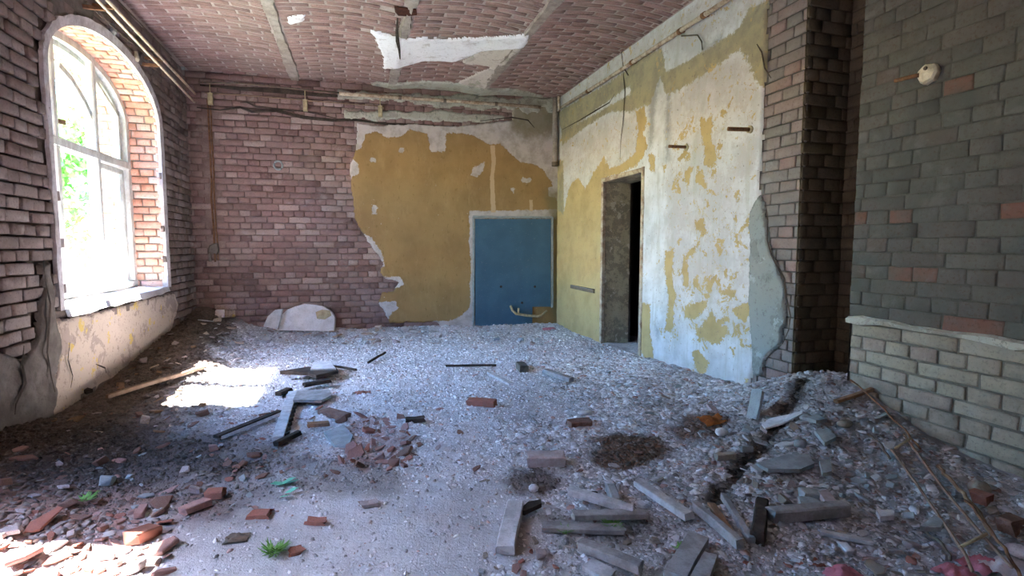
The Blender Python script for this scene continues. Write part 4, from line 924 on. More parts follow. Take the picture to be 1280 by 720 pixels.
# plaster slabs leaning at the back wall
def slab(name, pts, off, th, mat, label, cat='plaster slab', lean=.12):
    mb = MB(); P3 = [onB(p, off) for p in pts]; z0 = min(p[2] for p in P3)
    P3 = [np.array((p[0], p[1]+(p[2]-z0)*lean, p[2])) for p in P3]
    mb.prism(P3, [p+np.array((0.01, th, -.004)) for p in P3]); loc = np.mean(P3, 0); loc[2] = z0
    o = mb.build(name, M[mat], loc=loc); tag(o, label, cat); return o
s1 = empty('plaster_slab', onB((385, 412), .25)); tag(s1, 'big rounded white plaster slab leaning against the far brick wall', 'plaster slab')
pts = [(346, 413), (349, 397), (358, 388), (368, 384), (380, 381), (392, 382), (404, 384), (413, 390), (418, 397), (417, 414)]
P3 = [onB(p, .22) for p in pts]; z0 = min(p[2] for p in P3); P3 = [np.array((p[0], p[1]+(p[2]-z0)*.3, p[2])) for p in P3]
mb = MB(); mb.prism(P3, [p+np.array((.02, .045, -.01)) for p in P3]); mb.build('slab_body', M['lime'], s1)
pts = [(394, 391), (402, 388), (412, 389), (414, 395), (406, 400), (396, 399)]
Q3 = [onB(p, .225) for p in pts]; Q3 = [np.array((p[0], p[1]+(p[2]-z0)*.3-.002, p[2])) for p in Q3]
mb = MB(); mb.prism(Q3, [p+np.array((0, .006, 0)) for p in Q3]); o = mb.build('paint_patch', M['brass'], s1); o['label'] = 'ochre paint left on the slab'
slab('plaster_slab', [(329, 408), (334, 396), (343, 388), (352, 387), (350, 398), (347, 412)], .27, .03, 'plaster_chunk', 'smaller dull white plaster slab left of the big rounded one', lean=.25)
o = slab('plaster_slab', [(938, 522), (936, 500), (939, 496), (948, 498), (950, 523)], 0, .02, 'plaster_flake', 'narrow grey plaster slab standing against the white wall end')
bpy.data.objects.remove(o)
a = FL((943, 523)); mb = MB(); mb.box(a+np.array((-.02, 0, 0)), a+np.array((.05, .03, .17)), .09, .022, (-1, 0, .2), .1, .003, rs)
o = mb.build('plaster_slab', M['plaster_flake'], loc=a); tag(o, 'narrow grey plaster slab standing upright against the white wall end', 'plaster slab')
# curled sheet at the wall end
a = [FL(p, .05) for p in ((957, 535), (975, 530), (992, 522), (1004, 516))]; b = [FL(p, .02) for p in ((950, 528), (966, 522), (985, 518), (1000, 514))]
mb = MB(); t_ = a+b
for i in range(3): mb.prism([a[i], a[i+1], b[i+1], b[i]], [p-np.array((0, 0, .010)) for p in (a[i], a[i+1], b[i+1], b[i])])
o = mb.build('roofing_sheet', M['plaster_chunk'], loc=np.mean(t_, 0)); tag(o, 'curled pale sheet lying at the foot of the wall end', 'sheet')
# flat slabs lying
def lying(name, pts, th, mat, label, cat, lift=.01):
    T = [FL(p, lift+th) for p in pts]; z = max(p[2] for p in T); T = [np.array((p[0], p[1], p[2]*.12+(z*.4+np.mean([t_[2] for t_ in T])*.6)*.88)) for p in T]
    mb = MB(); mb.prism(T[::-1], [p-np.array((0, 0, th)) for p in T[::-1]]); c = np.mean(T, 0); o = mb.build(name, M[mat], loc=(c[0], c[1], c[2]-th)); tag(o, label, cat)
    taken.append((c[0], c[1], max(np.hypot(*(p-c)[:2]) for p in T)*.8)); return o
lying('charred_board', [(350, 464), (385, 458), (420, 459), (423, 463), (395, 470), (385, 466)], .03, 'wood_dark', 'charred black board lying flat near the sunlit patch', 'board', .05)
lying('plaster_slab', [(388, 462), (393, 452), (412, 451), (420, 461)], .03, 'plaster_chunk', 'bluish white plaster piece resting behind the charred board', 'plaster slab', .06)
lying('roofing_sheet', [(366, 500), (372, 489), (412, 487), (415, 493), (402, 500)], .02, 'wood_grey', 'flat greyish brown sheet beyond the serrated plank', 'sheet', .03)
lying('roofing_sheet', [(405, 540), (430, 531), (441, 545), (436, 557), (418, 556)], .015, 'plaster_flake', 'smooth blue grey sheet left of the red rubble cluster', 'sheet', .012)
lying('plaster_slab', [(945, 583), (985, 568), (1010, 565), (1018, 580), (1000, 590), (960, 590)], .02, 'plaster_flake', 'large blue grey plaster flake on the heap by the wall end', 'plaster slab')
lying('plaster_slab', [(1003, 527), (1020, 515), (1034, 523), (1020, 531)], .02, 'plaster_flake', 'grey plaster flake closest to the wall end', 'plaster slab', .03)
lying('plaster_slab', [(1018, 540), (1036, 530), (1045, 550), (1030, 566)], .02, 'plaster_flake', 'upright edged grey flake on the slope of the heap', 'plaster slab', .02)
lying('plaster_slab', [(1024, 575), (1038, 572), (1040, 592), (1028, 596)], .02, 'plaster_flake', 'round edged grey slate like flake on the heap', 'plaster slab', .02)
lying('plaster_slab', [(1150, 660), (1168, 643), (1180, 650), (1176, 660)], .02, 'plaster_flake', 'pale grey flake between the thin rods', 'plaster slab', .03)
lying('plaster_slab', [(1095, 637), (1118, 637), (1118, 645), (1100, 646)], .02, 'plaster_chunk', 'small pale plaster slab left of the thin rods', 'plaster slab', .01)
lying('wood_board', [(830, 712), (862, 663), (886, 672), (868, 702), (858, 722)], .025, 'wood_grey', 'broad grey board half buried in the near floor', 'board', .015)
lying('wood_board', [(862, 722), (880, 690), (897, 694), (886, 724)], .025, 'wood_grey', 'second broad grey board right of the half buried one', 'board', .02)
lying('tile', [(650, 636), (660, 627), (676, 624), (677, 629), (655, 639)], .02, 'wood_dark', 'dark slate scrap at the head of the short pale board', 'tile scrap', .02)
# timbers of the foreground
def lath(p, q, wd, th, mat, label, l0=0., l1=0., cat='timber', name='timber', jag=.003):
    a = FL(p)+np.array((0, 0, th/2+l0)); b = FL(q)+np.array((0, 0, th/2+l1)); mb = MB(); mb.box(a, b, wd, th, (0, 0, 1), .12, jag, random.Random(int(p[0]+q[1])))
    o = mb.build(name, M[mat], loc=((a+b)/2-np.array((0, 0, th/2)))); tag(o, label, cat); 
    for t in np.linspace(0, 1, 5): c = a+(b-a)*t; taken.append((c[0], c[1], wd*.7))
    return o
lath((644, 641), (631, 697), .075, .035, 'wood_pale', 'short pale board lying alone and pointing at the camera', .02, .01)
lath((797, 615), (862, 655), .055, .03, 'wood_pale', 'long pale lath slanting down to the right of the weeds', .03, .015)
lath((712, 630), (790, 651), .05, .03, 'wood_pale', 'pale lath topmost of the loose crossed pile', .05, .035)
lath((716, 656), (808, 655), .05, .025, 'wood_grey', 'split grey board lying level in the crossed pile', .03, .03)
lath((678, 663), (780, 667), .06, .02, 'wood_grey', 'lowest grey board of the crossed pile with moss at its end', .005, .01)
lath((726, 692), (800, 722), .05, .035, 'wood_grey', 'grey bar slanting to the bottom edge below the crossed pile', .02, .02)
lath((733, 708), (765, 724), .07, .02, 'wood_pale', 'pale board end under the grey bar at the bottom edge', .0, .0)
lath((870, 643), (924, 693), .035, .04, 'wood_grey', 'dark edged bar leftmost of the three fanned bars', .015, .02)
lath((890, 635), (915, 675), .035, .025, 'wood_brown', 'brownish lath in the middle of the three fanned bars', .0, .0)
lath((903, 629), (940, 684), .03, .03, 'wood_grey', 'thin grey lath rightmost of the three fanned bars', .02, .01)
lath((953, 637), (947, 682), .055, .055, 'wood_dark', 'short thick dark timber block standing at the end of the horizontal timber', .0, .0)
lath((962, 654), (1056, 649), .06, .055, 'wood_grey', 'thick dark grey timber lying horizontally by the blocks', .01, .02)
lath((1024, 670), (1090, 683), .03, .015, 'wood_pale', 'thin pale lath below the thick horizontal timber', .01, .01)
lath((762, 615), (770, 634), .045, .045, 'wood_grey', 'stubby grey timber end behind the crossed pile', .0, .0)
lath((742, 622), (748, 632), .03, .03, 'wood_dark', 'black stub of timber left of the stubby grey one', .0, .0)
lath((134, 503), (254, 464), .035, .028, 'board', 'long tan lath lying along the window side heap', .03, .02)
lath((90, 492), (112, 497), .05, .03, 'wood_dark', 'dark short stick at the foot of the plaster below the window', .04, .03)
lath((682, 469), (714, 479), .06, .04, 'wood_grey', 'dark grey stick right of the small dark block', .02, .01)
lath((612, 469), (640, 482), .05, .02, 'wood_pale', 'pale lath in the dust left of the small dark block', .01, .0)
lath((557, 461), (620, 459), .02, .02, 'wood_dark', 'thin dark twig lying level on the far floor', .02, .01)
lath((460, 457), (482, 445), .02, .02, 'wood_dark', 'thin bent dark twig on the far floor left of centre', .02, .03)
lath((410, 462), (446, 466), .02, .02, 'wood_dark', 'thin black stick poking out right of the charred board', .03, .02)
lath((380, 488), (413, 482), .06, .03, 'wood_dark', 'dark batten between charred board and flat sheet', .03, .03)
lath((348, 498), (362, 492), .06, .03, 'wood_dark', 'small dark piece of wood left of the flat sheet', .02, .02)
lath((385, 537), (412, 535), .05, .025, 'wood_brown', 'reddish brown stick left of the smooth blue grey sheet', .02, .02)
lath((345, 560), (374, 548), .035, .03, 'wood_dark', 'dark stick below the serrated plank', .01, .02)
lath((1045, 510), (1090, 495), .03, .02, 'wood_brown', 'brown stick on the heap in the niche', .03, .03)
# planks with nail-plate teeth
def toothed(p, q, wd, mat, label, side):
    a = FL(p, .03); b = FL(q, .03); root = empty('serrated_strip', (a+b)/2); tag(root, label, 'metal strip')
    mb = MB(); mb.box(a, b, wd, .018, (0, 0, 1), .1); mb.build('strip', M[mat], root)
    d = (b-a)/np.linalg.norm(b-a); s = np.cross(d, (0, 0, 1)); s /= np.linalg.norm(s); n = 11
    for i in range(n):
        mb = MB()
        c = a+(b-a)*((i+.8)/(n+.6)); e = c+s*side*(wd/2+.028)
        mb.prism([c-d*.022+s*side*wd*.48, c+d*.022+s*side*wd*.48, e+np.array((0, 0, .012))], [c-d*.022+s*side*wd*.48-np.array((0, 0, .02)), c+d*.022+s*side*wd*.48-np.array((0, 0, .02)), e-np.array((0, 0, .01))])
        mb.build('tooth', M['wood_dark' if mat != 'wood_dark' else 'wood_pale'], root)
    for t in np.linspace(0, 1, 5): c = a+(b-a)*t; taken.append((c[0], c[1], wd*.7))
toothed((270, 546), (350, 514), .045, 'wood_dark', 'black strip with a toothed edge lying beside the sunlit patch', 1)
toothed((347, 548), (366, 490), .065, 'wood_pale', 'pale blue grey strip with a toothed edge pointing at the camera', 1)
# rods and wire ladder by the right wall
def rodp(pts, r, mat, label, lifts, cat='rod', name='rod'):
    P_ = [FL(p)+np.array((0, 0, l+r)) for p, l in zip(pts, lifts)]; Q = []
    for i in range(len(P_)-1):
        for t in np.linspace(0, 1, 5)[:-1]: Q.append(P_[i]+(P_[i+1]-P_[i])*t+np.array((rs.uniform(-1, 1), rs.uniform(-1, 1), rs.uniform(-.3, .5)))*.006)
    Q.append(P_[-1]); mb = MB(); mb.tube(Q, r, 7); c = np.mean(P_, 0); o = mb.build(name, M[mat], loc=c, smooth=True); tag(o, label, cat); return o
lad = empty('wire_ladder', FL((1190, 640))); tag(lad, 'long rusty ladder of thin wire lying along the foot of the near right wall', 'wire frame')
def lp(p, l): return FL(p)+np.array((0, 0, l))
for pts in ([(1130, 553), (1175, 620), (1225, 680), (1262, 730)], [(1113, 575), (1140, 610), (1175, 660), (1205, 710), (1215, 730)]):
    mb = MB(); mb.tube([lp(p, .05)+np.array((rs.uniform(-.006, .006), 0, rs.uniform(-.01, .01))) for p in pts], .006, 7); mb.build('side_rod', M['board'], lad, smooth=True)
for a, b in (((1118, 572), (1138, 562)), ((1198, 700), (1232, 686))):
    mb = MB(); mb.tube([lp(a, .05), lp(b, .06)], .006, 7); mb.build('cross_rod', M['brass'], lad, smooth=True)
rodp([(1062, 488), (1095, 515), (1128, 548), (1150, 572)], .005, 'rust', 'rusty wire running down from the niche along the wall', (.06, .05, .05, .04))
rodp([(1172, 592), (1190, 618), (1215, 645), (1240, 680)], .008, 'wood_brown', 'brown stick nearest the beige wall', (.03, .05, .04, .03))
rodp([(1205, 640), (1225, 668), (1255, 705), (1275, 735)], .006, 'rust', 'rusty rod at the far right of the near floor', (.05, .06, .05, .03))
rodp([(1158, 672), (1175, 690), (1187, 708)], .006, 'iron', 'short dark rod left of the wire ladder at the bottom', (.02, .03, .02))
rodp([(1085, 551), (1100, 566), (1112, 582)], .006, 'iron', 'short dark curved rod above the wire ladder', (.03, .04, .03))
def crumple(p, r, mat, label, seed, cat='plastic scrap', name='plastic_scrap'):
    q = FL(p); n = 12; g = np.linspace(-1, 1, n); U, W = np.meshgrid(g, g, indexing='ij')
    z = .5*fbm(U*2.2+seed, W*2.2, seed, 3)+.35*np.abs(fbm(U*3+9, W*3, seed+3, 2)); m = np.hypot(U, W); z = np.clip((z+.35)*(1.1-.6*m), 0.02, 1)
    U2 = U*(1+.2*fbm(W*2, U*2, seed+5)); V = np.stack([q[0]+U2*r, q[1]+W*r*.7, q[2]+z*r*.8], -1).reshape(-1, 3); i = np.arange(n*n).reshape(n, n)
    F = np.stack([i[:-1, :-1], i[1:, :-1], i[1:, 1:], i[:-1, 1:]], -1).reshape(-1, 4)
    V2 = V-np.array((0, 0, .004)); o = mk(name, np.concatenate([V, V2]), np.concatenate([F, F[:, ::-1]+n*n]), M[mat], loc=q, smooth=False); tag(o, label, cat); taken.append((q[0], q[1], r*.8))
crumple((1258, 712), .085, 'cloth', 'crumpled white plastic sheet in the bottom right corner', 3)
crumple((1228, 708), .07, 'pink', 'crumpled pink plastic scrap left of the white sheet', 7)
crumple((1052, 722), .07, 'pink', 'pink plastic scrap at the bottom edge below the thin lath', 11)
crumple((1192, 717), .06, 'pink', 'torn pink red scrap at the bottom edge left of the other plastic', 31)
crumple((1276, 690), .06, 'cloth', 'small white plastic scrap at the right edge above the big white sheet', 37)
crumple((1012, 706), .045, 'brick_red', 'flattened red scrap below the pale lath near the bottom edge', 41, 'scrap', 'scrap')
crumple((296, 674), .045, 'iron', 'dark grey crumpled rag on the smooth near dust', 15, 'rag', 'rag')
crumple((893, 527), .10, 'orange', 'orange rusty clay lump near the white wall end', 19, 'clay lump', 'clay_lump')
crumple((686, 412), .09, 'pink', 'faded red rag on the far floor by the blue panel', 23, 'rag', 'rag')
crumple((453, 492), .06, 'brick_red', 'small red flattened scrap on the mid floor left of centre', 29, 'scrap', 'scrap')
def leafp(p, s, label, n, seed):
    q = FL(p); r_ = random.Random(seed); mb = MB()
    for i in range(n):
        a = r_.uniform(0, 6.28); d = np.array((cos(a), sin(a), r_.uniform(.3, .9) if n > 4 else r_.uniform(.15, .4))); sd_ = np.array((-sin(a), cos(a), 0)); b = q+np.array((r_.uniform(-s, s)*.4, r_.uniform(-s, s)*.4, .01)); w2 = s*(.38 if n < 5 else .09)
        P_ = [b, b+d*s*.5+sd_*w2, b+d*s, b+d*s*.5-sd_*w2]; mb.prism(P_, [p_-np.array((0, 0, .0015)) for p_ in P_])
    return mb, q
mb, q = leafp((358, 603), .085, '', 3, 2); o = mb.build('plastic_scrap', M['green'], loc=q); tag(o, 'turquoise green plastic scrap on the dark debris left of centre', 'plastic scrap')
mb, q = leafp((356, 620), .06, '', 2, 6); o = mb.build('plastic_scrap', M['green'], loc=q); tag(o, 'smaller green plastic bit just in front of the larger one', 'plastic scrap')
for p, s, n, lb in (((343, 694), .045, 60, 'small bright green weed on the near dust left of centre'), ((765, 663), .04, 50, 'low green weed growing between the crossed boards'), ((705, 668), .03, 16, 'tiny weed at the left end of the lowest grey board'), ((848, 690), .03, 14, 'tiny weed beside the half buried board'), ((108, 628), .04, 20, 'small green weed in the dark debris near the left edge')):
    mb, q = leafp(p, s, '', n, int(p[0])); o = mb.build('weed', M['leaf'], loc=q); tag(o, lb, 'weed')

# ---- scattered pieces, in sets
MARKS = [('whole dusty', 'the whole brick'), ('wedge shaped', 'the wedge brick'), ('dark reddish tile', 'the dark reddish tile'), ('blackish sliver', 'the blackish sliver'), ('dark brown tile', 'the dark tile'), ('flat red brick flake', 'the flat red flake'),
    ('rounded orange', 'the orange lump'), ('long rose', 'the long rose brick'), ('pale pink flat', 'the pale pink bit'), ('orange red brick lump', 'the red lump'), ('brown brick half', 'the buried brown brick'), ('beige chunk', 'the beige chunk'), ('small dark grey block', 'the dark block'),
    ('pale rounded stone', 'the pale rounded stone'), ('pale round pebble', 'the round pebble'), ('oval tan', 'the oval tan stone'), ('smooth grey stone', 'the smooth grey stone'), ('big rounded white', 'the white slab'), ('charred black', 'the charred board'), ('flat greyish brown', 'the brownish sheet'),
    ('smooth blue grey sheet', 'the blue grey sheet'), ('large blue grey', 'the large grey flake'), ('short pale board', 'the short pale board'), ('long pale lath', 'the long pale lath'), ('lowest grey board', 'the crossed pile'), ('thin grey lath rightmost', 'the fanned bars'), ('thick dark grey timber', 'the horizontal timber'),
    ('thin pale lath below', 'the thin pale lath'), ('long tan lath', 'the long tan lath'), ('dark grey stick', 'the dark grey stick'), ('thin dark twig', 'the thin twig'), ('black strip', 'the black strip'), ('pale blue grey strip', 'the pale strip'), ('long rusty ladder', 'the wire ladder'),
    ('brown stick nearest', 'the brown stick'), ('orange rusty clay', 'the orange clay lump'), ('faded red rag', 'the red rag'), ('turquoise', 'the green plastic'), ('small bright green', 'the bright weed'), ('small green weed', 'the left edge weed'), ('square blue', 'the blue panel'), ('short dark timber', 'the dark timber block'), ('pale grey flake between', 'the pale flake'), ('dark short stick', 'the dark short stick')]
for o in bpy.data.objects:
    for a_, b_ in MARKS:
        if str(o.get('label', '')).startswith(a_): o['mark'] = b_
RED = ['brick_rose', 'brick_red', 'brick_rose', 'brick_brown', 'brick_dust']
scatter(42, (425, 520, 525, 588), 'brick_fragment', ['slab', 'block', 'slab', 'flake'], ['brick_rose', 'brick_red', 'brick_rose', 'brick_brown'], .03, .085, '', 'brick shard', 'red shards of the middle cluster', tilt=.6)
scatter(95, (0, 640, 215, 722), 'brick_fragment', ['slab', 'block', 'slab', 'flake'], RED, .025, .09, '', 'brick piece', 'brick pieces at the bottom left', tilt=.35, dens=lambda x, y: y > 632+(x-100)*.05 and x < 215-(y-690)*.2)
scatter(60, (0, 560, 330, 650), 'tile_shard', ['slab', 'flake', 'block'], ['brick_rose', 'brick_dust', 'brick_brown', 'brick_brown', 'plaster_flake'], .02, .06, '', 'tile shard', 'tile shards in the dark debris', tilt=.4)
scatter(40, (270, 505, 430, 600), 'brick_chip', ['slab', 'flake'], ['brick_rose', 'brick_red', 'brick_dust', 'brick_brown'], .018, .05, '', 'brick chip', 'red chips of the left middle floor', tilt=.4)
scatter(22, (520, 430, 820, 600), 'brick_chip', ['slab', 'flake'], ['brick_rose', 'brick_dust', 'brick_brown'], .015, .04, '', 'brick chip', 'brick chips of the open floor')
scatter(18, (640, 690, 1280, 722), 'brick_chip', ['slab', 'block'], ['brick_rose', 'brick_red', 'brick_dust'], .015, .04, '', 'brick bit', 'brick bits along the bottom edge')
scatter(120, (930, 520, 1120, 640), 'plaster_flake', ['slab', 'flake', 'slab', 'block'], ['plaster_flake', 'plaster_flake', 'plaster_chunk', 'brick_low', 'brick_dust'], .02, .07, '', 'plaster flake', 'plaster flakes of the niche heap', tilt=.5)
scatter(90, (1000, 560, 1280, 720), 'plaster_bit', ['slab', 'flake', 'block'], ['plaster_flake', 'plaster_chunk', 'brick_low', 'brick_dust'], .015, .045, '', 'plaster bit', 'plaster bits of the near right floor', tilt=.4)
scatter(90, (740, 440, 960, 560), 'plaster_flake', ['flake', 'slab', 'flake'], ['plaster_flake', 'plaster_chunk', 'brick_low', 'brick_dust'], .02, .06, '', 'plaster flake', 'plaster flakes along the white wall', tilt=.5, dens=lambda x, y: y < 470+(x-800)*.45+45)
scatter(60, (600, 590, 940, 720), 'plaster_crumb', ['slab', 'flake', 'block'], ['plaster_flake', 'plaster_chunk', 'brick_low'], .012, .035, '', 'plaster crumb', 'plaster crumbs among the timbers')
scatter(70, (250, 395, 560, 432), 'plaster_lump', ['slab', 'flake', 'block'], ['plaster_chunk', 'plaster_chunk', 'brick_dust', 'plaster_left'], .03, .10, '', 'plaster lump', 'plaster lumps along the far wall', tilt=.4)
scatter(60, (560, 408, 780, 440), 'plaster_lump', ['slab', 'flake', 'block'], ['plaster_chunk', 'brick_dust', 'plaster_flake'], .02, .06, '', 'plaster piece', 'plaster pieces near the blue panel', tilt=.4)
scatter(70, (60, 400, 260, 540), 'rubble_piece', ['slab', 'flake', 'block'], ['brick_brown', 'brick_dust', 'plaster_left', 'wood_brown'], .02, .07, '', 'rubble piece', 'rubble pieces under the window', tilt=.5)
scatter(80, (320, 430, 760, 560), 'plaster_crumb', ['flake', 'slab'], ['plaster_chunk', 'plaster_flake', 'plaster_chunk'], .012, .03, '', 'plaster crumb', 'plaster crumbs of the open floor')
label_scatter()

# ================================================================== PIPES AND FITTINGS
def pipe_thing(name, label, cat, pts, r, mat, brackets=(), bm_='brass', loc=None, seg=10, jit=0.):
    pts = [np.array(p, float) for p in pts]; root = empty(name, loc if loc is not None else pts[0]); tag(root, label, cat)
    mb = MB(); mb.tube(pts, r, seg); mb.build('tube', M[mat], root, smooth=True)
    for a, b in brackets: m2 = MB(); m2.box(a, b, .03, .02, (0, 1, 0) if abs(a[1]-b[1]) < .02 else (1, 0, 0)); m2.build('bracket', M[bm_], root)
    return root
q = lambda px, off=.07: (lambda v: np.array([v[0], ybk(v[0])-off, v[2]]))(onB(px, off))
B_ = lambda px: (q(px, .10)+np.array((0, 0, -.12)), q(px, .02)+np.array((0, .0, -.12)))
r1 = pipe_thing('conduit', 'thin dark conduit sagging along the top left of the far wall', 'conduit', [q(p, .10) for p in ((248, 103), (300, 104), (360, 110), (424, 116))], .010, 'iron')
r2 = empty('conduit', q((424, 116))); tag(r2, 'cream painted conduit along the top right of the far wall', 'conduit')
mb = MB(); mb.tube([q(p, .10) for p in ((424, 117), (500, 122), (560, 126), (620, 130), (676, 134))], .022, 10); mb.build('tube', M['pipe'], r2, smooth=True)
for p in ((500, 122), (556, 126), (620, 130)):
    mb = MB(); c = q(p, .10); mb.tube([c-np.array((.02, 0, 0)), c+np.array((.02, 0, 0))], .027, 10); mb.build('pipe_clip', M['iron'], r2)
for p in ((262, 103), (381, 112), (475, 120)):
    a = q(p, .06); root = empty('conduit_bracket', a); tag(root, {262: 'thin yellow hanger bracket at the left end of the far wall', 381: 'yellow hanger bracket midway along the brick of the far wall', 475: 'yellow hanger bracket above the left edge of the ochre plaster'}[p[0]], 'bracket')
    mb = MB(); mb.box(a, a-np.array((0, 0, .15)), .012, .012, (0, 1, 0)); mb.build('rod', M['brass'], root)
    mb = MB(); mb.box(a-np.array((0, 0, .13)), a-np.array((0, 0, .27)), .055, .04, (0, 1, 0)); mb.build('plate', M['brass'], root)
o = pipe_thing('conduit', 'thin lower wire running under the sagging conduit of the far wall', 'wire', [q(p, .05) for p in ((256, 116), (330, 121), (400, 127), (450, 131), (480, 133))], .007, 'board')
pc = np.array((XR-.09, ybk(XR)-.09, 0))
r3 = empty('corner_pipe', pc+np.array((0, 0, 2.35))); tag(r3, 'thick grey vertical pipe ending halfway down the far right corner', 'pipe')
mb = MB(); mb.tube([pc+np.array((0, 0, z)) for z in (2.38, 2.4, 2.9, 3.33)], .038, 14); mb.build('tube', M['concrete'], r3, smooth=True)
mb = MB(); mb.tube([pc+np.array((0, 0, z)) for z in (2.36, 2.42)], .048, 14); mb.build('end_collar', M['iron'], r3)
mb = MB(); mb.tube([pc+np.array((.02, -.09, z)) for z in (3.12, 3.33)], .022, 10); o = mb.build('short_pipe', M['pipe'], loc=pc+np.array((.02, -.09, 3.12))); tag(o, 'short thin pipe stub beside the corner pipe', 'pipe')
# right wall pipe
qr = lambda px, off=.07: onX(px, XR-off)
r4 = empty('ceiling_pipe', qr((702, 134))); tag(r4, 'long cream and rust pipe running below the ceiling of the right wall', 'pipe')
mb = MB(); mb.tube([qr(p) for p in ((702, 134), (760, 98), (830, 52), (912, -2), (990, -52), (1050, -92))], .021, 10); mb.build('tube', M['pipe'], r4, smooth=True)
for p in ((735, 114), (790, 78), (850, 39), (880, 19)):
    mb = MB(); c = qr(p); mb.tube([c-np.array((0, .02, .0)), c+np.array((0, .02, .0))], .027, 10); mb.box(c, c+np.array((.06, 0, 0)), .02, .012); mb.build('pipe_clip', M['rust'], r4)
o = pipe_thing('wall_wire', 'loose dark wire looping from the pipe on the right wall', 'wire', [qr(p, .03) for p in ((782, 40), (790, 47), (777, 66), (779, 84), (785, 94))], .006, 'iron')
o = pipe_thing('wall_wire', 'short bent wire hanging below the pipe near the top of the white wall', 'wire', [qr(p, .05) for p in ((852, 45), (872, 44), (877, 52), (878, 62))], .006, 'iron')
# pegs
def peg(p0, p1, label, r=.014):
    """stub sticking into the room: wall end p1, free end p0"""
    w1 = onX(p1, XR-.01); e = onX(p0, XR-.20); root = empty('wall_peg', w1); tag(root, label, 'wall peg')
    e[2] = w1[2]+.0; mb = MB(); mb.tube([w1, w1*.5+e*.5, e], r, 8); mb.build('rod', M['rust'], root, smooth=True)
    mb = MB(); mb.add(*disc(w1+np.array((-.012, 0, 0)), (-1, 0, 0), .032, .014, 10, .2, rs)); mb.build('wall_plate', M['brass'], root)
peg((836, 184), (860, 184), 'rusty stub bracket sticking out of the white wall, the one nearer the doorway')
peg((910, 161), (940, 162), 'rusty stub bracket sticking out of the white wall, the one nearer the wall end', .016)
a = qr((714, 358), .03); b = qr((743, 364), .03); root = empty('wall_rail', (a+b)/2); tag(root, 'short grey rail fixed to the yellow wall left of the doorway', 'rail')
mb = MB(); mb.box(a, b, .05, .028, (1, 0, 0)); mb.build('bar', M['iron'], root)
mb = MB(); mb.box(a+np.array((-.016, -.03, .018)), b+np.array((-.016, .03, .018)), .008, .008, (1, 0, 0)); mb.build('lip', M['wood_grey'], root)
# porcelain lamp holder on the near right wall
c = onX((1160, 92), XR2-.05); root = empty('lamp_holder', c); tag(root, 'cream porcelain lamp holder with a rusty arm high on the dark right wall', 'lamp holder')
mb = MB(); mb.add(*disc(c+np.array((.02, 0, 0)), (-1, 0, 0), .05, .04, 14, .12, rs, .01)); mb.build('porcelain_body', M['porcelain'], root)
mb = MB(); mb.tube([c+np.array((-.02, .03, .0)), c+np.array((-.04, .09, .0)), c+np.array((-.03, .15, .005))], .011, 8); mb.build('arm', M['rust'], root, smooth=True)
mb = MB(); mb.add(*disc(c+np.array((-.035, -.012, .02)), (-1, 0, 0), .010, .008, 8)); mb.build('screw', M['iron'], root)
# left wall conduits
lq = lambda px, X=XL+.17: onX(px, X)
for k, (a, b, r, mat, lb) in enumerate((((132, -2), (252, 126), .013, 'cream', 'upper of the two cream rods running along the window wall'), ((112, -10), (243, 128), .011, 'cream', 'lower of the two cream rods running along the window wall'))):
    A0 = lq(a); B0 = lq(b); A0 = A0+(A0-B0)*.5
    if B0[1] > 7.2: t = (7.2-A0[1])/(B0[1]-A0[1]); B0 = A0+(B0-A0)*t
    o = pipe_thing('conduit_rod', lb, 'conduit', [A0, (A0+B0)/2, B0], r, mat, [((A0*.3+B0*.7), (A0*.3+B0*.7)+np.array((-.165, 0, 0))), ((A0*.6+B0*.4), (A0*.6+B0*.4)+np.array((-.165, 0, 0)))], 'rust')
pipe_thing('wall_wire', 'thin wire nearest the ceiling above the window wall', 'wire', [lq(p, XL+.08) for p in ((146, 0), (172, 26), (214, 70))], .006, 'iron')
pipe_thing('wall_wire', 'thin wire below the rods over the window arch', 'wire', [lq(p, XL+.05) for p in ((108, 2), (128, 22), (160, 50), (195, 78))], .006, 'iron')
for p, lb in (((228, 82), 'small pale insulator where window wall meets ceiling'), ((170, 70), 'small tan insulator beside the top of the window arch'), ((141, 36), 'grey insulator above the window arch')):
    c = onX(p, XL+.03); mb = MB(); mb.tube([c+np.array((0, 0, -.05)), c+np.array((0, 0, -.03)), c, c+np.array((0, 0, .04))], .028, 10, [.6, 1, .8, .5]); mb.box(c, c+np.array((-.05, 0, 0)), .02, .02)
    o = mb.build('insulator', M['porcelain' if p[0] == 170 else 'plaster_flake'], loc=c); tag(o, lb, 'insulator')

# ================================================================== OUTSIDE
mb = MB(); rs3 = random.Random(12); prof_ = [(-5.0+1.0*i, 4.15+rs3.uniform(-.35, .1)) for i in range(9)]
top = [(-5.2, y, z) for y, z in prof_]+[(-5.2, 3.0, -.8), (-5.2, -5.0, -.8)]; mb.prism(top, [(x-.45, y, z) for x, y, z in top])
o = mb.build('wall_sky_blocker', M['brick_brown']); tag(o, 'added unseen wall in the yard, blocking low sky from the near window', kind='structure')  # added out of view to cut sky light through the near window
gt = NT('sunlit_meadow'); gc = gt.mix(gt.step(gt.noise(.6, 5), .4, .65), (.16, .22, .09), (.26, .25, .17)); gmat = gt.done(gc, None)
V, F = quadgrid(-70, XLo, -50, 70, 2.0, lambda u, v, n: (u, v, -.6+n), None, lambda u, v: .25*fbm(u*.2, v*.2, 5))
o = mk('ground_outside', V, F, gmat, smooth=True); tag(o, 'overgrown ground outside the window', kind='structure')
lt = NT('foliage'); lc = lt.mix(lt.attr('rnd'), (.22, .42, .10), (.42, .62, .22)); lt.done(lc, None, rough=.6, spec=.2)
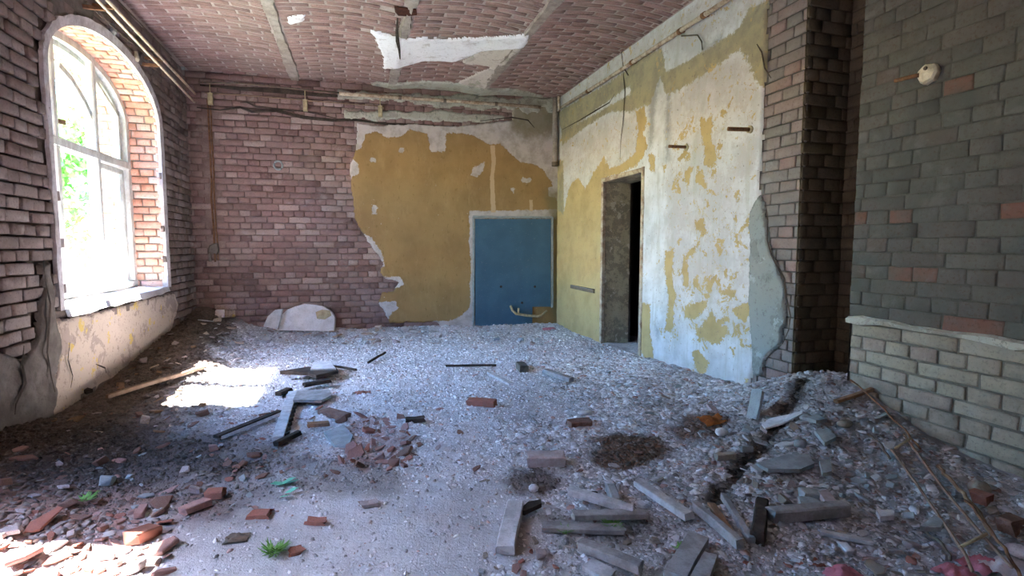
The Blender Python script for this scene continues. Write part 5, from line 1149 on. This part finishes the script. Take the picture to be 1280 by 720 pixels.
tr = lt.n('ShaderNodeBsdfTranslucent'); lt.put(tr.inputs[0], lc); mx = lt.n('ShaderNodeMixShader'); mx.inputs[0].default_value = .45
lt.t.links.new(lt.b.outputs[0], mx.inputs[1]); lt.t.links.new(tr.outputs[0], mx.inputs[2]); lt.t.links.new(mx.outputs[0], lt.t.nodes['Material Output'].inputs[0])
def tree(loc, h, r, seed, label):
    rs = np.random.RandomState(seed); root = empty('tree', loc); tag(root, label, 'tree', None)
    mb = MB(); L_ = np.array(loc, float); mb.tube([L_+np.array((rs.uniform(-.1, .1)*i, rs.uniform(-.1, .1)*i, h*.2*i)) for i in range(5)], h*.03, 8, [1.2, 1, .8, .6, .3])
    for k in range(6): a = k*1.05; s_ = L_+np.array((0, 0, h*(.3+.08*k))); mb.tube([s_, s_+np.array((cos(a)*r*.4, sin(a)*r*.4, h*.12)), s_+np.array((cos(a)*r*.75, sin(a)*r*.75, h*.2))], h*.012, 6, [1, .7, .3])
    mb.build('trunk', M['wood_brown'], root, smooth=True)
    nb = 26; cen = np.stack([rs.normal(0, r*.42, nb), rs.normal(0, r*.42, nb), h*(.28+.68*rs.rand(nb))], -1)+L_; rad = r*(.22+.25*rs.rand(nb)); n = 9000
    b = rs.randint(0, nb, n); d = rs.normal(0, 1, (n, 3)); d /= np.linalg.norm(d, axis=1, keepdims=True); p = cen[b]+d*(rad[b]*rs.rand(n)**.4)[:, None]
    a = rs.normal(0, 1, (n, 3)); a /= np.linalg.norm(a, axis=1, keepdims=True); c = np.cross(a, rs.normal(0, 1, (n, 3))); c /= np.linalg.norm(c, axis=1, keepdims=True); s = (.09+.08*rs.rand(n))[:, None]
    V = np.stack([p-a*s, p+c*s*.55, p+a*s, p-c*s*.55], 1).reshape(-1, 3); F = np.arange(4*n).reshape(-1, 4)
    mk('foliage', V, F, lt.m, root, attrs={'rnd': np.repeat(rs.rand(n), 4)})
tree((-9.5, 20.5, -.5), 6.6, 3.0, 1, 'leafy green tree seen through the middle of the window')
tree((-16.5, 26, -.5), 6.0, 3.0, 2, 'leafy tree at the left side of the window view')
tree((-8.6, 32.0, -.5), 6.4, 3.0, 3, 'paler leafy tree farther off seen through the window')
